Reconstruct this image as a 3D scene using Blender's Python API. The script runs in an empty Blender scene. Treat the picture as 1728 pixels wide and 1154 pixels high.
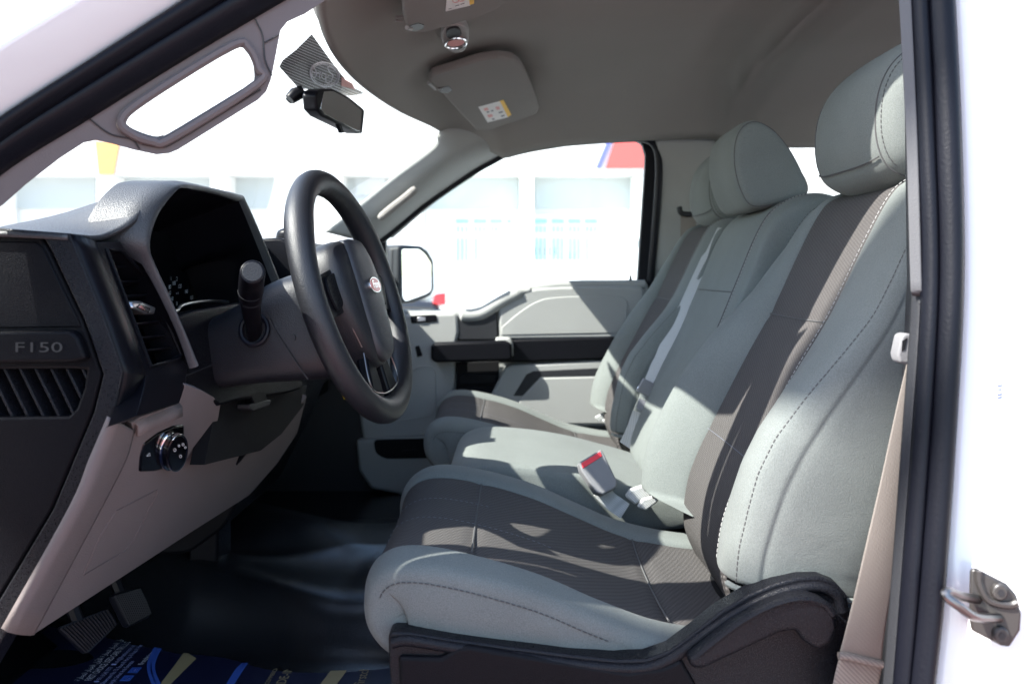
import bpy, bmesh, math, random
from mathutils import Vector
random.seed(7)
SC = bpy.context.scene
COL = SC.collection

# ------------------------------------------------------------------ camera
CZ = 1.45                       # camera height above the ground
F = 1440.0                      # focal length in photograph pixels (1728 wide)
CX, CY = 864.0, 460.0           # principal point: level camera with a little vertical shift
cam = bpy.data.cameras.new('camera')
cam.lens = 36.0 * F / 1728.0
cam.sensor_width = 36.0
cam.shift_y = -(577.0 - CY) / 1728.0
cam.clip_start = 0.05
cam.clip_end = 2000.0
cam.dof.use_dof = True
cam.dof.focus_distance = 1.2
cam.dof.aperture_fstop = 5.6
co = bpy.data.objects.new('camera', cam)
co.location = (0, 0, CZ)
co.rotation_euler = (math.radians(90), 0, 0)
COL.objects.link(co)
SC.camera = co

# ------------------------------------------------------------------ sky, sun, exposure
SUN_DIR = Vector((0.647, 0.274, -0.711)).normalized()      # direction the light travels
SUN_EL = math.asin(-SUN_DIR.z)
to_sun = -SUN_DIR
world = bpy.data.worlds.new('World')
SC.world = world
world.use_nodes = True
wn = world.node_tree.nodes
wl = world.node_tree.links
sky = wn.new('ShaderNodeTexSky')
sky.sky_type = 'NISHITA'
sky.sun_disc = False
sky.sun_elevation = SUN_EL
sky.sun_rotation = math.atan2(to_sun.x, to_sun.y)
sky.dust_density = 1.0
sky.air_density = 1.0
sky.ozone_density = 1.0
bg = wn['Background']
bg.inputs['Strength'].default_value = 0.15
wl.new(sky.outputs[0], bg.inputs['Color'])
sun = bpy.data.lights.new('sun', 'SUN')
sun.energy = 4.0
sun.angle = math.radians(0.5)
sun.color = (1.0, 0.965, 0.91)
so = bpy.data.objects.new('sun', sun)
so.rotation_euler = SUN_DIR.to_track_quat('-Z', 'Y').to_euler()
so.location = (-6, -5, 8)
COL.objects.link(so)
SC.view_settings.view_transform = 'Standard'
SC.view_settings.look = 'None'
SC.view_settings.gamma = 1.0
SC.view_settings.use_curve_mapping = False
SC.view_settings.exposure = 1.95
SC.cycles.use_denoising = True
SC.cycles.max_bounces = 10
SC.cycles.diffuse_bounces = 6
SC.cycles.transparent_max_bounces = 16
SC.cycles.caustics_reflective = False
SC.cycles.caustics_refractive = False
SC.cycles.sample_clamp_indirect = 6.0

# ------------------------------------------------------------------ helpers: points
def V(x, d, z):
    """a point given relative to the lens: x to the rear of the truck, d across it, z up"""
    return Vector((x, d, CZ + z))
def P(px, py, d):
    return V((px - CX) / F * d, d, (CY - py) / F * d)
def plane3(a, b, c):
    n = (b - a).cross(c - a).normalized()
    return (a, n)
def planeY(d):
    return (V(0, d, 0), Vector((0, 1, 0)))
def planeX(x):
    return (V(x, 0, 0), Vector((1, 0, 0)))
def planeZ(z):
    return (V(0, 0, z), Vector((0, 0, 1)))
def onp(px, py, pl):
    r = Vector(((px - CX) / F, 1.0, (CY - py) / F))
    o = Vector((0, 0, CZ))
    t = (pl[0] - o).dot(pl[1]) / r.dot(pl[1])
    return o + r * t
def cr(pts, n, closed=False):
    """Catmull-Rom resample to about n points per span"""
    pts = [tuple(p) for p in pts]
    m = len(pts)
    out = []
    spans = m if closed else m - 1
    for i in range(spans):
        if closed:
            p0, p1, p2, p3 = pts[(i - 1) % m], pts[i], pts[(i + 1) % m], pts[(i + 2) % m]
        else:
            p1, p2 = pts[i], pts[i + 1]
            p0 = pts[i - 1] if i else tuple(2 * a - b for a, b in zip(p1, p2))
            p3 = pts[i + 2] if i + 2 < m else tuple(2 * b - a for a, b in zip(p1, p2))
        for k in range(n):
            t = k / n
            out.append(tuple(0.5 * (2 * b + (c - a) * t + (2 * a - 5 * b + 4 * c - e) * t * t + (3 * b - a - 3 * c + e) * t ** 3)
                             for a, b, c, e in zip(p0, p1, p2, p3)))
    if not closed:
        out.append(pts[-1])
    return out
def lerp(a, b, t):
    return a + (b - a) * t
def interp(x, xs, ys):
    if x <= xs[0]:
        return ys[0]
    for i in range(len(xs) - 1):
        if x <= xs[i + 1]:
            return lerp(ys[i], ys[i + 1], (x - xs[i]) / (xs[i + 1] - xs[i]))
    return ys[-1]
def rounded(pts, r, n=4):
    """round the corners of a polygon given as 2-tuples"""
    out = []
    m = len(pts)
    for i in range(m):
        p = Vector(pts[i]); a = Vector(pts[i - 1]); b = Vector(pts[(i + 1) % m])
        da, db = (a - p), (b - p)
        ra = min(r, da.length * 0.45); rb = min(r, db.length * 0.45)
        A = p + da.normalized() * ra; B = p + db.normalized() * rb
        for k in range(n + 1):
            t = k / n
            out.append(tuple(A * (1 - t) ** 2 + p * 2 * t * (1 - t) + B * t * t))
    return out

# ------------------------------------------------------------------ helpers: objects
def thing(name, label, cat, loc, group=None):
    o = bpy.data.objects.new(name, None)
    o.empty_display_size = 0.1
    o.location = loc
    COL.objects.link(o)
    o['label'] = label
    o['category'] = cat
    if group:
        o['group'] = group
    return o
def origin(parent):
    while parent is not None and parent.parent is not None:
        parent = parent.parent
    return parent.location.copy() if parent is not None else Vector((0, 0, 0))
def build(name, verts, faces, mat, parent=None, smooth=True, bevel=0, bseg=2, subsurf=0, solid=0, kind=None, label=None, soff=-1, angle=35):
    org = origin(parent)
    me = bpy.data.meshes.new(name)
    me.from_pydata([tuple(Vector(v) - org) for v in verts], [], faces)
    bm = bmesh.new()
    bm.from_mesh(me)
    bmesh.ops.remove_doubles(bm, verts=bm.verts, dist=1e-5)
    bmesh.ops.recalc_face_normals(bm, faces=bm.faces)
    bm.to_mesh(me)
    bm.free()
    me.materials.append(M[mat])
    o = bpy.data.objects.new(name, me)
    COL.objects.link(o)
    if parent is not None:
        o.parent = parent
    if solid:
        md = o.modifiers.new('solid', 'SOLIDIFY'); md.thickness = solid; md.offset = soff
    if bevel:
        md = o.modifiers.new('bevel', 'BEVEL'); md.width = bevel; md.segments = bseg
        md.limit_method = 'ANGLE'; md.angle_limit = math.radians(28)
        md.harden_normals = False
    if subsurf:
        md = o.modifiers.new('sub', 'SUBSURF'); md.levels = subsurf; md.render_levels = subsurf
    if smooth:
        for p in me.polygons:
            p.use_smooth = True
        if not subsurf and angle < 179:
            try:
                me.set_sharp_from_angle(angle=math.radians(angle))
            except Exception:
                pass
    if kind:
        o['kind'] = kind
    if label:
        o['label'] = label
    return o
def grid_faces(nr, nc, close_c=False, close_r=False):
    fs = []
    for i in range(nr if close_r else nr - 1):
        for j in range(nc if close_c else nc - 1):
            a = i * nc + j
            b = i * nc + (j + 1) % nc
            c = ((i + 1) % nr) * nc + (j + 1) % nc
            d = ((i + 1) % nr) * nc + j
            fs.append((a, b, c, d))
    return fs
def surf(name, rows, mat, parent, close=False, caps=False, **kw):
    vs = [v for r in rows for v in r]
    nc = len(rows[0])
    fs = grid_faces(len(rows), nc, close_c=close)
    if caps:
        fs.append(tuple(range(nc)))
        fs.append(tuple(range((len(rows) - 1) * nc, len(rows) * nc)))
    kw.setdefault('angle', 180)
    return build(name, vs, fs, mat, parent, **kw)
def smooth_rows(ctrl, nr, nc):
    """control rows of points -> dense rows by Catmull-Rom both ways"""
    rows = [cr(r, nc) for r in ctrl]
    cols = list(zip(*rows))
    cols = [cr(c, nr) for c in cols]
    return [list(r) for r in zip(*cols)]
def solid_loops(loops, off):
    """loops: [outer, hole, ...] lists of world points in one plane; extruded by the vector off"""
    bm = bmesh.new()
    vloops = []
    for lp in loops:
        vl = [bm.verts.new(p) for p in lp]
        for i in range(len(vl)):
            bm.edges.new((vl[i - 1], vl[i]))
        vloops.append(vl)
    if len(loops) == 1:
        bm.faces.new(vloops[0])
    else:
        bmesh.ops.triangle_fill(bm, use_beauty=True, use_dissolve=False, edges=list(bm.edges))
    bm.verts.index_update()
    n = len(bm.verts)
    verts = [v.co.copy() for v in bm.verts]
    faces = [tuple(v.index for v in f.verts) for f in bm.faces]
    out = list(faces) + [tuple(i + n for i in reversed(f)) for f in faces]
    verts2 = verts + [v + off for v in verts]
    for vl in vloops:
        ids = [v.index for v in vl]
        for i in range(len(ids)):
            a, b = ids[i - 1], ids[i]
            out.append((a, b, b + n, a + n))
    bm.free()
    return verts2, out
def plate(name, pts, pl, thick, mat, parent, holes=(), rnd=0, **kw):
    """a solid slab whose face shows the outline pts (photo pixels) on the plane pl; it goes back by thick"""
    if rnd:
        pts = rounded(pts, rnd)
    n = pl[1].copy()
    o = Vector((0, 0, CZ))
    if (pl[0] - o).dot(n) < 0:
        n = -n
    loops = [[onp(x, y, pl) for x, y in pts]]
    for h in holes:
        loops.append([onp(x, y, pl) for x, y in h])
    vs, fs = solid_loops(loops, n * thick)
    kw.setdefault('bevel', 0.002)
    return build(name, vs, fs, mat, parent, **kw)
def slab(name, pts3, off, mat, parent, holes=(), **kw):
    vs, fs = solid_loops([[Vector(p) for p in pts3]] + [[Vector(p) for p in h] for h in holes], Vector(off))
    kw.setdefault('bevel', 0.002)
    return build(name, vs, fs, mat, parent, **kw)
def box_vf(lo, hi):
    x0, y0, z0 = lo; x1, y1, z1 = hi
    vs = [(x0, y0, z0), (x1, y0, z0), (x1, y1, z0), (x0, y1, z0), (x0, y0, z1), (x1, y0, z1), (x1, y1, z1), (x0, y1, z1)]
    fs = [(0, 3, 2, 1), (4, 5, 6, 7), (0, 1, 5, 4), (1, 2, 6, 5), (2, 3, 7, 6), (3, 0, 4, 7)]
    return vs, fs
def box(name, lo, hi, mat, parent, **kw):
    vs, fs = box_vf(V(*lo), V(*hi))
    kw.setdefault('bevel', 0.003)
    return build(name, vs, fs, mat, parent, **kw)
def frames(pts, closed=False):
    pts = [Vector(p) for p in pts]
    n = len(pts)
    tang = []
    for i in range(n):
        a = pts[(i - 1) % n] if closed or i else pts[i]
        b = pts[(i + 1) % n] if closed or i < n - 1 else pts[i]
        tang.append((b - a).normalized())
    up = Vector((0, 0, 1)) if abs(tang[0].z) < 0.9 else Vector((0, 1, 0))
    nrm = (up - tang[0] * up.dot(tang[0])).normalized()
    out = []
    for i in range(n):
        t = tang[i]
        nrm = (nrm - t * nrm.dot(t)).normalized()
        out.append((pts[i], t, nrm, t.cross(nrm)))
    return out
def tube_vf(pts, r, n=8, closed=False, flat=1.0):
    fr = frames(pts, closed)
    vs = []
    for i, (p, t, a, b) in enumerate(fr):
        rr = r[i] if isinstance(r, (list, tuple)) else r
        for k in range(n):
            an = 2 * math.pi * k / n
            vs.append(p + a * rr * math.cos(an) + b * rr * flat * math.sin(an))
    fs = grid_faces(len(fr), n, close_c=True, close_r=closed)
    if not closed:
        fs.append(tuple(reversed(range(n))))
        fs.append(tuple(range((len(fr) - 1) * n, len(fr) * n)))
    return vs, fs
def tube(name, pts, r, mat, parent, n=8, closed=False, flat=1.0, **kw):
    vs, fs = tube_vf(pts, r, n, closed, flat)
    return build(name, vs, fs, mat, parent, **kw)
def join_vf(parts):
    vs, fs = [], []
    for v, f in parts:
        k = len(vs)
        vs += list(v)
        fs += [tuple(i + k for i in t) for t in f]
    return vs, fs
def ribbon(name, pts, wdir, width, thick, mat, parent, **kw):
    """a flat strap along pts; wdir: direction of the width"""
    fr = frames(pts)
    rows = []
    for i, (p, t, a, b) in enumerate(fr):
        w = Vector(wdir[i] if isinstance(wdir, list) else wdir)
        w = (w - t * w.dot(t)).normalized()
        nn = t.cross(w)
        ww = width[i] if isinstance(width, (list, tuple)) else width
        rows.append([p - w * ww / 2 - nn * thick / 2, p + w * ww / 2 - nn * thick / 2, p + w * ww / 2 + nn * thick / 2, p - w * ww / 2 + nn * thick / 2])
    kw.setdefault('angle', 40)
    return surf(name, rows, mat, parent, close=True, caps=True, **kw)
def dashes(name, pts, mat, parent, dash=0.0045, gap=0.0025, r=0.0008, lift=0.0):
    """a sewn line: short thread stitches along a curve"""
    pts = [Vector(p) for p in pts]
    segs = []
    acc = 0.0
    on = True
    cur = [pts[0]]
    for i in range(len(pts) - 1):
        a, b = pts[i], pts[i + 1]
        L = (b - a).length
        pos = 0.0
        while L - pos > 1e-9:
            need = (dash if on else gap) - acc
            step = min(need, L - pos)
            pos += step
            acc += step
            q = a.lerp(b, pos / L)
            if acc >= (dash if on else gap) - 1e-9:
                if on:
                    cur.append(q)
                    segs.append((cur[0], cur[-1]))
                on = not on
                acc = 0.0
                cur = [q]
    parts = [tube_vf([a, b], r, 4) for a, b in segs if (b - a).length > 1e-4]
    if not parts:
        return None
    vs, fs = join_vf(parts)
    return build(name, vs, fs, mat, parent, kind='stuff', smooth=False)
def pillow(name, prof, y0, y1, mat, parent, p=6, ny=18, inset=1.0, nprof=4, cen=None, **kw):
    """a stuffed shape: closed side outline (x, z) carried across from y0 to y1, rounded off at both ends"""
    pr = cr(prof, nprof, closed=True) if nprof > 1 else prof
    cx = sum(q[0] for q in pr) / len(pr) if cen is None else cen[0]
    cz = sum(q[1] for q in pr) / len(pr) if cen is None else cen[1]
    rows = []
    for i in range(ny + 1):
        th = math.pi * i / ny
        s = -math.cos(th)
        # ends crowded by the cosine
        k = max(0.0, 1 - abs(s) ** p) ** (1.0 / p)
        k = 1 - inset * (1 - k)
        y = lerp(y0, y1, (s + 1) / 2)
        rows.append([V(cx + (q[0] - cx) * k, y, cz + (q[1] - cz) * k) for q in pr])
    return surf(name, rows, mat, parent, close=True, caps=(inset < 1.0), **kw)
def text_mesh(name, s, org, u, v, size, mat, parent, depth=0.0006, align='LEFT', stretch=1.0, font=None, **kw):
    cu = bpy.data.curves.new(name, 'FONT')
    cu.body = s
    cu.size = 1.0
    cu.align_x = align
    cu.resolution_u = 3
    cu.extrude = 0.0
    tmp = bpy.data.objects.new(name + '_tmp', cu)
    COL.objects.link(tmp)
    bpy.context.view_layer.update()
    me = bpy.data.meshes.new_from_object(tmp.evaluated_get(bpy.context.evaluated_depsgraph_get()))
    u = Vector(u).normalized(); v = Vector(v).normalized()
    n = u.cross(v)
    vs = [Vector(org) + u * (q.co.x * size * stretch) + v * (q.co.y * size) + n * depth for q in me.vertices]
    fs = [tuple(f.vertices) for f in me.polygons]
    bpy.data.objects.remove(tmp)
    bpy.data.curves.remove(cu)
    bpy.data.meshes.remove(me)
    return build(name, vs, fs, mat, parent, smooth=False, kind='stuff', **kw)
def ellipse(cx, cy, rx, ry, n=28, rot=0):
    c, s = math.cos(rot), math.sin(rot)
    return [(cx + rx * math.cos(a) * c - ry * math.sin(a) * s, cy + rx * math.cos(a) * s + ry * math.sin(a) * c) for a in [2 * math.pi * k / n for k in range(n)]]

# ------------------------------------------------------------------ materials
M = {}
def mat(name, col, rough=0.5, spec=0.5, metal=0.0, coat=0.0, var=0.0, vscale=6.0, bump=0.0, bscale=400.0, weave=None, emit=None, fleck=0.0, sheen=0.0, detail=3.0, crease=0.0, grain=0.0):
    m = bpy.data.materials.new(name)
    m.use_nodes = True
    nt = m.node_tree
    b = nt.nodes['Principled BSDF']
    b.inputs['Base Color'].default_value = (*col, 1)
    b.inputs['Roughness'].default_value = rough
    b.inputs['Metallic'].default_value = metal
    b.inputs['Specular IOR Level'].default_value = spec
    b.inputs['Coat Weight'].default_value = coat
    b.inputs['Coat Roughness'].default_value = 0.05
    if sheen:
        b.inputs['Sheen Weight'].default_value = sheen
        b.inputs['Sheen Roughness'].default_value = 0.4
    tc = nt.nodes.new('ShaderNodeTexCoord')
    colsock = None
    if var:
        nz = nt.nodes.new('ShaderNodeTexNoise')
        nz.inputs['Scale'].default_value = vscale
        nz.inputs['Detail'].default_value = 6
        nt.links.new(tc.outputs['Object'], nz.inputs['Vector'])
        mp = nt.nodes.new('ShaderNodeMapRange')
        mp.inputs['From Min'].default_value = 0.3
        mp.inputs['From Max'].default_value = 0.7
        mp.inputs['To Min'].default_value = 1 - var
        mp.inputs['To Max'].default_value = 1 + var
        nt.links.new(nz.outputs['Fac'], mp.inputs['Value'])
        mx = nt.nodes.new('ShaderNodeVectorMath'); mx.operation = 'SCALE'
        mx.inputs[0].default_value = col
        nt.links.new(mp.outputs[0], mx.inputs['Scale'])
        colsock = mx.outputs[0]
    if grain:
        ng = nt.nodes.new('ShaderNodeTexNoise')
        ng.inputs['Scale'].default_value = 820
        ng.inputs['Detail'].default_value = 2
        nt.links.new(tc.outputs['Object'], ng.inputs['Vector'])
        mg = nt.nodes.new('ShaderNodeMapRange')
        mg.inputs['From Min'].default_value = 0.3
        mg.inputs['From Max'].default_value = 0.7
        mg.inputs['To Min'].default_value = 1 - grain
        mg.inputs['To Max'].default_value = 1 + grain
        nt.links.new(ng.outputs['Fac'], mg.inputs['Value'])
        mgx = nt.nodes.new('ShaderNodeVectorMath'); mgx.operation = 'SCALE'
        if colsock is not None:
            nt.links.new(colsock, mgx.inputs[0])
        else:
            mgx.inputs[0].default_value = col
        nt.links.new(mg.outputs[0], mgx.inputs['Scale'])
        colsock = mgx.outputs[0]
    if weave:
        pitch, dark, wb = weave
        ws = []
        for dr in ('Y', 'DIAGONAL'):
            w = nt.nodes.new('ShaderNodeTexWave')
            w.wave_type = 'BANDS'
            w.bands_direction = dr
            w.inputs['Scale'].default_value = 0.314 / pitch * (1.0 if dr == 'Y' else 1.35)
            w.inputs['Distortion'].default_value = 0.0
            nt.links.new(tc.outputs['Object'], w.inputs['Vector'])
            ws.append(w)
        mul = nt.nodes.new('ShaderNodeMath'); mul.operation = 'MULTIPLY'
        nt.links.new(ws[0].outputs['Fac'], mul.inputs[0])
        nt.links.new(ws[1].outputs['Fac'], mul.inputs[1])
        mp2 = nt.nodes.new('ShaderNodeMapRange')
        mp2.inputs['From Max'].default_value = 0.6
        mp2.inputs['To Min'].default_value = dark
        mp2.inputs['To Max'].default_value = 1.25
        nt.links.new(mul.outputs[0], mp2.inputs['Value'])
        mx2 = nt.nodes.new('ShaderNodeVectorMath'); mx2.operation = 'SCALE'
        if colsock is not None:
            nt.links.new(colsock, mx2.inputs[0])
        else:
            mx2.inputs[0].default_value = col
        nt.links.new(mp2.outputs[0], mx2.inputs['Scale'])
        colsock = mx2.outputs[0]
    if fleck:
        vo = nt.nodes.new('ShaderNodeTexNoise')
        vo.inputs['Scale'].default_value = 700
        vo.inputs['Detail'].default_value = 1
        nt.links.new(tc.outputs['Object'], vo.inputs['Vector'])
        mp3 = nt.nodes.new('ShaderNodeMapRange')
        mp3.inputs['From Min'].default_value = 0.35
        mp3.inputs['From Max'].default_value = 0.65
        mp3.inputs['To Min'].default_value = max(0.05, rough - fleck)
        mp3.inputs['To Max'].default_value = min(1, rough + fleck)
        nt.links.new(vo.outputs['Fac'], mp3.inputs['Value'])
        nt.links.new(mp3.outputs[0], b.inputs['Roughness'])
    if colsock is not None:
        nt.links.new(colsock, b.inputs['Base Color'])
    if bump:
        nb = nt.nodes.new('ShaderNodeTexNoise')
        nb.inputs['Scale'].default_value = bscale
        nb.inputs['Detail'].default_value = detail
        nt.links.new(tc.outputs['Object'], nb.inputs['Vector'])
        bp = nt.nodes.new('ShaderNodeBump')
        bp.inputs['Strength'].default_value = bump
        bp.inputs['Distance'].default_value = 0.002
        nt.links.new(nb.outputs['Fac'], bp.inputs['Height'])
        nt.links.new(bp.outputs[0], b.inputs['Normal'])
        if crease:
            nc_ = nt.nodes.new('ShaderNodeTexNoise')
            nc_.inputs['Scale'].default_value = 15
            nc_.inputs['Detail'].default_value = 3
            nc_.inputs['Distortion'].default_value = 0.6
            nt.links.new(tc.outputs['Object'], nc_.inputs['Vector'])
            bp3 = nt.nodes.new('ShaderNodeBump')
            bp3.inputs['Strength'].default_value = crease
            bp3.inputs['Distance'].default_value = 0.012
            nt.links.new(nc_.outputs['Fac'], bp3.inputs['Height'])
            nt.links.new(bp3.outputs[0], bp.inputs['Normal'])
        if weave:
            bp2 = nt.nodes.new('ShaderNodeBump')
            bp2.inputs['Strength'].default_value = wb
            bp2.inputs['Distance'].default_value = 0.001
            nt.links.new(mul.outputs[0], bp2.inputs['Height'])
            nt.links.new(bp.outputs[0], bp2.inputs['Normal'])
            nt.links.new(bp2.outputs[0], b.inputs['Normal'])
    if emit:
        b.inputs['Emission Color'].default_value = (*emit[0], 1)
        b.inputs['Emission Strength'].default_value = emit[1]
    M[name] = m
    return m
def glass(name, tint=(0.97, 1.0, 0.985), refl=1.0):
    m = bpy.data.materials.new(name)
    m.use_nodes = True
    nt = m.node_tree
    for n in list(nt.nodes):
        nt.nodes.remove(n)
    out = nt.nodes.new('ShaderNodeOutputMaterial')
    tr = nt.nodes.new('ShaderNodeBsdfTransparent')
    tr.inputs['Color'].default_value = (*tint, 1)
    gl = nt.nodes.new('ShaderNodeBsdfGlossy')
    gl.inputs['Roughness'].default_value = 0.02
    gl.inputs['Color'].default_value = (refl, refl, refl, 1)
    fr = nt.nodes.new('ShaderNodeFresnel')
    fr.inputs['IOR'].default_value = 1.45
    ml = nt.nodes.new('ShaderNodeMath'); ml.operation = 'MULTIPLY'; ml.inputs[1].default_value = 0.22
    mx = nt.nodes.new('ShaderNodeMixShader')
    nt.links.new(fr.outputs[0], ml.inputs[0]); nt.links.new(ml.outputs[0], mx.inputs['Fac'])
    nt.links.new(tr.outputs[0], mx.inputs[1])
    nt.links.new(gl.outputs[0], mx.inputs[2])
    nt.links.new(mx.outputs[0], out.inputs['Surface'])
    M[name] = m
mat('fabric_grey', (0.152, 0.167, 0.158), 0.95, 0.12, var=0.08, vscale=7, bump=0.3, bscale=700, sheen=0.08, crease=0.09, grain=0.15)
mat('fabric_side', (0.34, 0.335, 0.315), 0.92, 0.2, var=0.05, vscale=5, bump=0.5, bscale=700, sheen=0.15)
mat('fabric_dark', (0.098, 0.092, 0.089), 0.95, 0.15, var=0.06, vscale=4, bump=0.3, bscale=800, weave=(0.0042, 0.55, 0.9))
mat('thread_grey', (0.30, 0.30, 0.29), 0.8)
mat('thread_dark', (0.07, 0.07, 0.07), 0.8)
mat('thread_blue', (0.15, 0.16, 0.19), 0.8)
mat('plastic_black', (0.004, 0.0042, 0.006), 0.42, 0.12, var=0.15, bump=0.35, bscale=900, fleck=0.12)
mat('plastic_soft', (0.007, 0.007, 0.009), 0.5, 0.22, bump=0.45, bscale=650, fleck=0.1)
mat('dash_pad', (0.022, 0.0235, 0.028), 0.52, 0.85, bump=0.4, bscale=650, fleck=0.1)
mat('wheel_skin', (0.009, 0.0098, 0.013), 0.45, 0.55, bump=0.35, bscale=700)
mat('plastic_grain', (0.006, 0.0064, 0.009), 0.40, 0.25, bump=0.4, bscale=900, fleck=0.2, detail=1.0)
mat('plastic_smooth', (0.004, 0.004, 0.006), 0.34, 0.14)
mat('gloss_black', (0.004, 0.004, 0.005), 0.12, 0.35)
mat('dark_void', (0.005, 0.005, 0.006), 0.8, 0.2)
mat('plastic_beige', (0.165, 0.142, 0.138), 0.55, 0.4, var=0.04, vscale=8, bump=0.35, bscale=700)
mat('plastic_grey', (0.305, 0.312, 0.300), 0.6, 0.4, var=0.04, bump=0.25, bscale=700)
mat('plastic_charcoal', (0.022, 0.023, 0.026), 0.5, 0.25, bump=0.3, bscale=600)
mat('trim_taupe', (0.135, 0.112, 0.108), 0.6, 0.35, var=0.03, bump=0.25, bscale=800)
mat('headliner_cloth', (0.255, 0.240, 0.222), 0.95, 0.15, var=0.04, vscale=3, bump=0.3, bscale=1200)
mat('trim_grey', (0.075, 0.076, 0.08), 0.6, 0.35, bump=0.2, bscale=700)
mat('visor_cloth', (0.225, 0.212, 0.198), 0.9, 0.2, var=0.03, bump=0.3, bscale=1000)
mat('white_paint', (0.80, 0.80, 0.80), 0.25, 0.5, coat=0.6)
mat('rubber', (0.005, 0.0055, 0.009), 0.40, 0.17, var=0.1, bump=0.15, bscale=300)
mat('vinyl_floor', (0.007, 0.008, 0.010), 0.27, 0.6, var=0.1, bump=0.2, bscale=300)
mat('belt_tan', (0.20, 0.178, 0.158), 0.75, 0.3, bump=0.3, bscale=700, weave=(0.0036, 0.86, 0.35))
mat('belt_grey', (0.42, 0.43, 0.42), 0.6, 0.3, bump=0.3, bscale=700, weave=(0.003, 0.85, 0.5))
mat('buckle_grey', (0.19, 0.19, 0.195), 0.5, 0.4, bump=0.2, bscale=700)
mat('button_red', (0.75, 0.045, 0.06), 0.35, 0.5)
mat('chrome', (0.82, 0.82, 0.83), 0.12, metal=1.0)
mat('steel', (0.55, 0.55, 0.56), 0.25, metal=1.0)
mat('dark_steel', (0.20, 0.19, 0.185), 0.32, metal=1.0)
mat('striker_dark', (0.035, 0.032, 0.03), 0.35, 0.5)
mat('satin_silver', (0.60, 0.60, 0.61), 0.35, metal=1.0)
mat('mirror', (0.86, 0.86, 0.86), 0.01, metal=1.0)
mat('paper_white', (0.74, 0.72, 0.70), 0.7)
mat('paper_yellow', (0.85, 0.50, 0.06), 0.7)
mat('print_pink', (0.70, 0.34, 0.32), 0.7)
mat('print_grey', (0.20, 0.20, 0.22), 0.7)
mat('emblem_blue', (0.02, 0.045, 0.20), 0.15, coat=0.6)
mat('emblem_red', (0.55, 0.03, 0.04), 0.3, coat=0.3)
mat('white_mark', (0.75, 0.75, 0.74), 0.6)
mat('dot_black', (0.012, 0.012, 0.014), 0.5)
mat('mat_navy', (0.009, 0.012, 0.042), 0.45, 0.4, var=0.15, bump=0.1, bscale=60)
mat('print_white', (0.80, 0.82, 0.88), 0.6)
mat('print_blue', (0.05, 0.13, 0.52), 0.5)
mat('print_lilac', (0.46, 0.52, 0.85), 0.5)
mat('print_gold', (0.42, 0.33, 0.17), 0.5)
mat('key_yellow', (0.85, 0.62, 0.02), 0.45)
mat('wall_white', (0.80, 0.79, 0.77), 0.9, var=0.02, vscale=0.5)
mat('bay_grey', (0.50, 0.53, 0.53), 0.9, var=0.02, vscale=0.5)
mat('glass_teal', (0.30, 0.58, 0.58), 0.15)
mat('iron', (0.10, 0.12, 0.12), 0.6)
mat('sign_orange', (0.80, 0.36, 0.10), 0.6)
mat('sign_red', (0.72, 0.09, 0.08), 0.6)
mat('sign_blue', (0.12, 0.13, 0.60), 0.6)
mat('lamp_red', (0.80, 0.02, 0.03), 0.2, coat=0.5)
mat('car_dark', (0.02, 0.02, 0.024), 0.25, coat=0.6)
mat('car_white', (0.80, 0.80, 0.80), 0.25, coat=0.6)
mat('car_glass', (0.05, 0.07, 0.08), 0.06)
mat('ground_pale', (0.45, 0.45, 0.44), 0.9, var=0.06, vscale=1.5, bump=0.3, bscale=60)
mat('paver_red', (0.30, 0.15, 0.14), 0.85, var=0.15, vscale=9, bump=0.3, bscale=90)
glass('glass')

glass('mirror_pane', (0.9, 0.9, 0.9))
# ================================================================== the setting
def struct(name, lo, hi, m):
    o = box(name, lo, hi, m, None, bevel=0)
    o['kind'] = 'structure'
    return o
struct('ground', (-300, -300, -CZ - 0.2), (300, 300, -CZ), 'ground_pale')
struct('pavement', (-5, -6, -CZ - 0.05), (6, 0.80, -CZ + 0.004), 'paver_red')

# ---- showroom across the yard
BD = 20.0
bld = thing('showroom_building', 'long white showroom building with square columns and barred windows', 'building', (0, BD + 3, 0))
zb = -CZ
def bx_px(name, x0, x1, y0, y1, d0, d1, m, parent, **kw):
    """box seen at depth d0 between the given pixels"""
    a = P(x0, y1, d0); b = P(x1, y0, d0)
    lo = (a.x, d0, a.z - CZ); hi = (b.x, d1, b.z - CZ)
    kw.setdefault('bevel', 0)
    return box(name, lo, hi, m, parent, **kw)
wall = box('wall', (-30, BD + 0.7, zb), (30, BD + 8, 7.2), 'wall_white', bld, bevel=0)
fas = bx_px('fascia', -1300, 2800, -140, 295, BD, BD + 0.68, 'wall_white', bld)
for x0, x1 in ((-215, -190), (-25, 3), (163, 191), (355, 384), (548, 577), (690, 712), (877, 901), (1070, 1095), (1262, 1290), (1455, 1480), (1650, 1675)):
    bx_px('column', x0, x1, 296, 565, BD + 0.02, BD + 0.66, 'wall_white', bld)
for x0, x1 in ((5, 161), (193, 353), (386, 546), (579, 688), (714, 875), (903, 1068), (1097, 1260)):
    bx_px('bay_shade', x0, x1, 300, 352, BD + 0.62, BD + 0.69, 'bay_grey', bld)  # grey strip painted for the shade under the fascia in each bay
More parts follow.
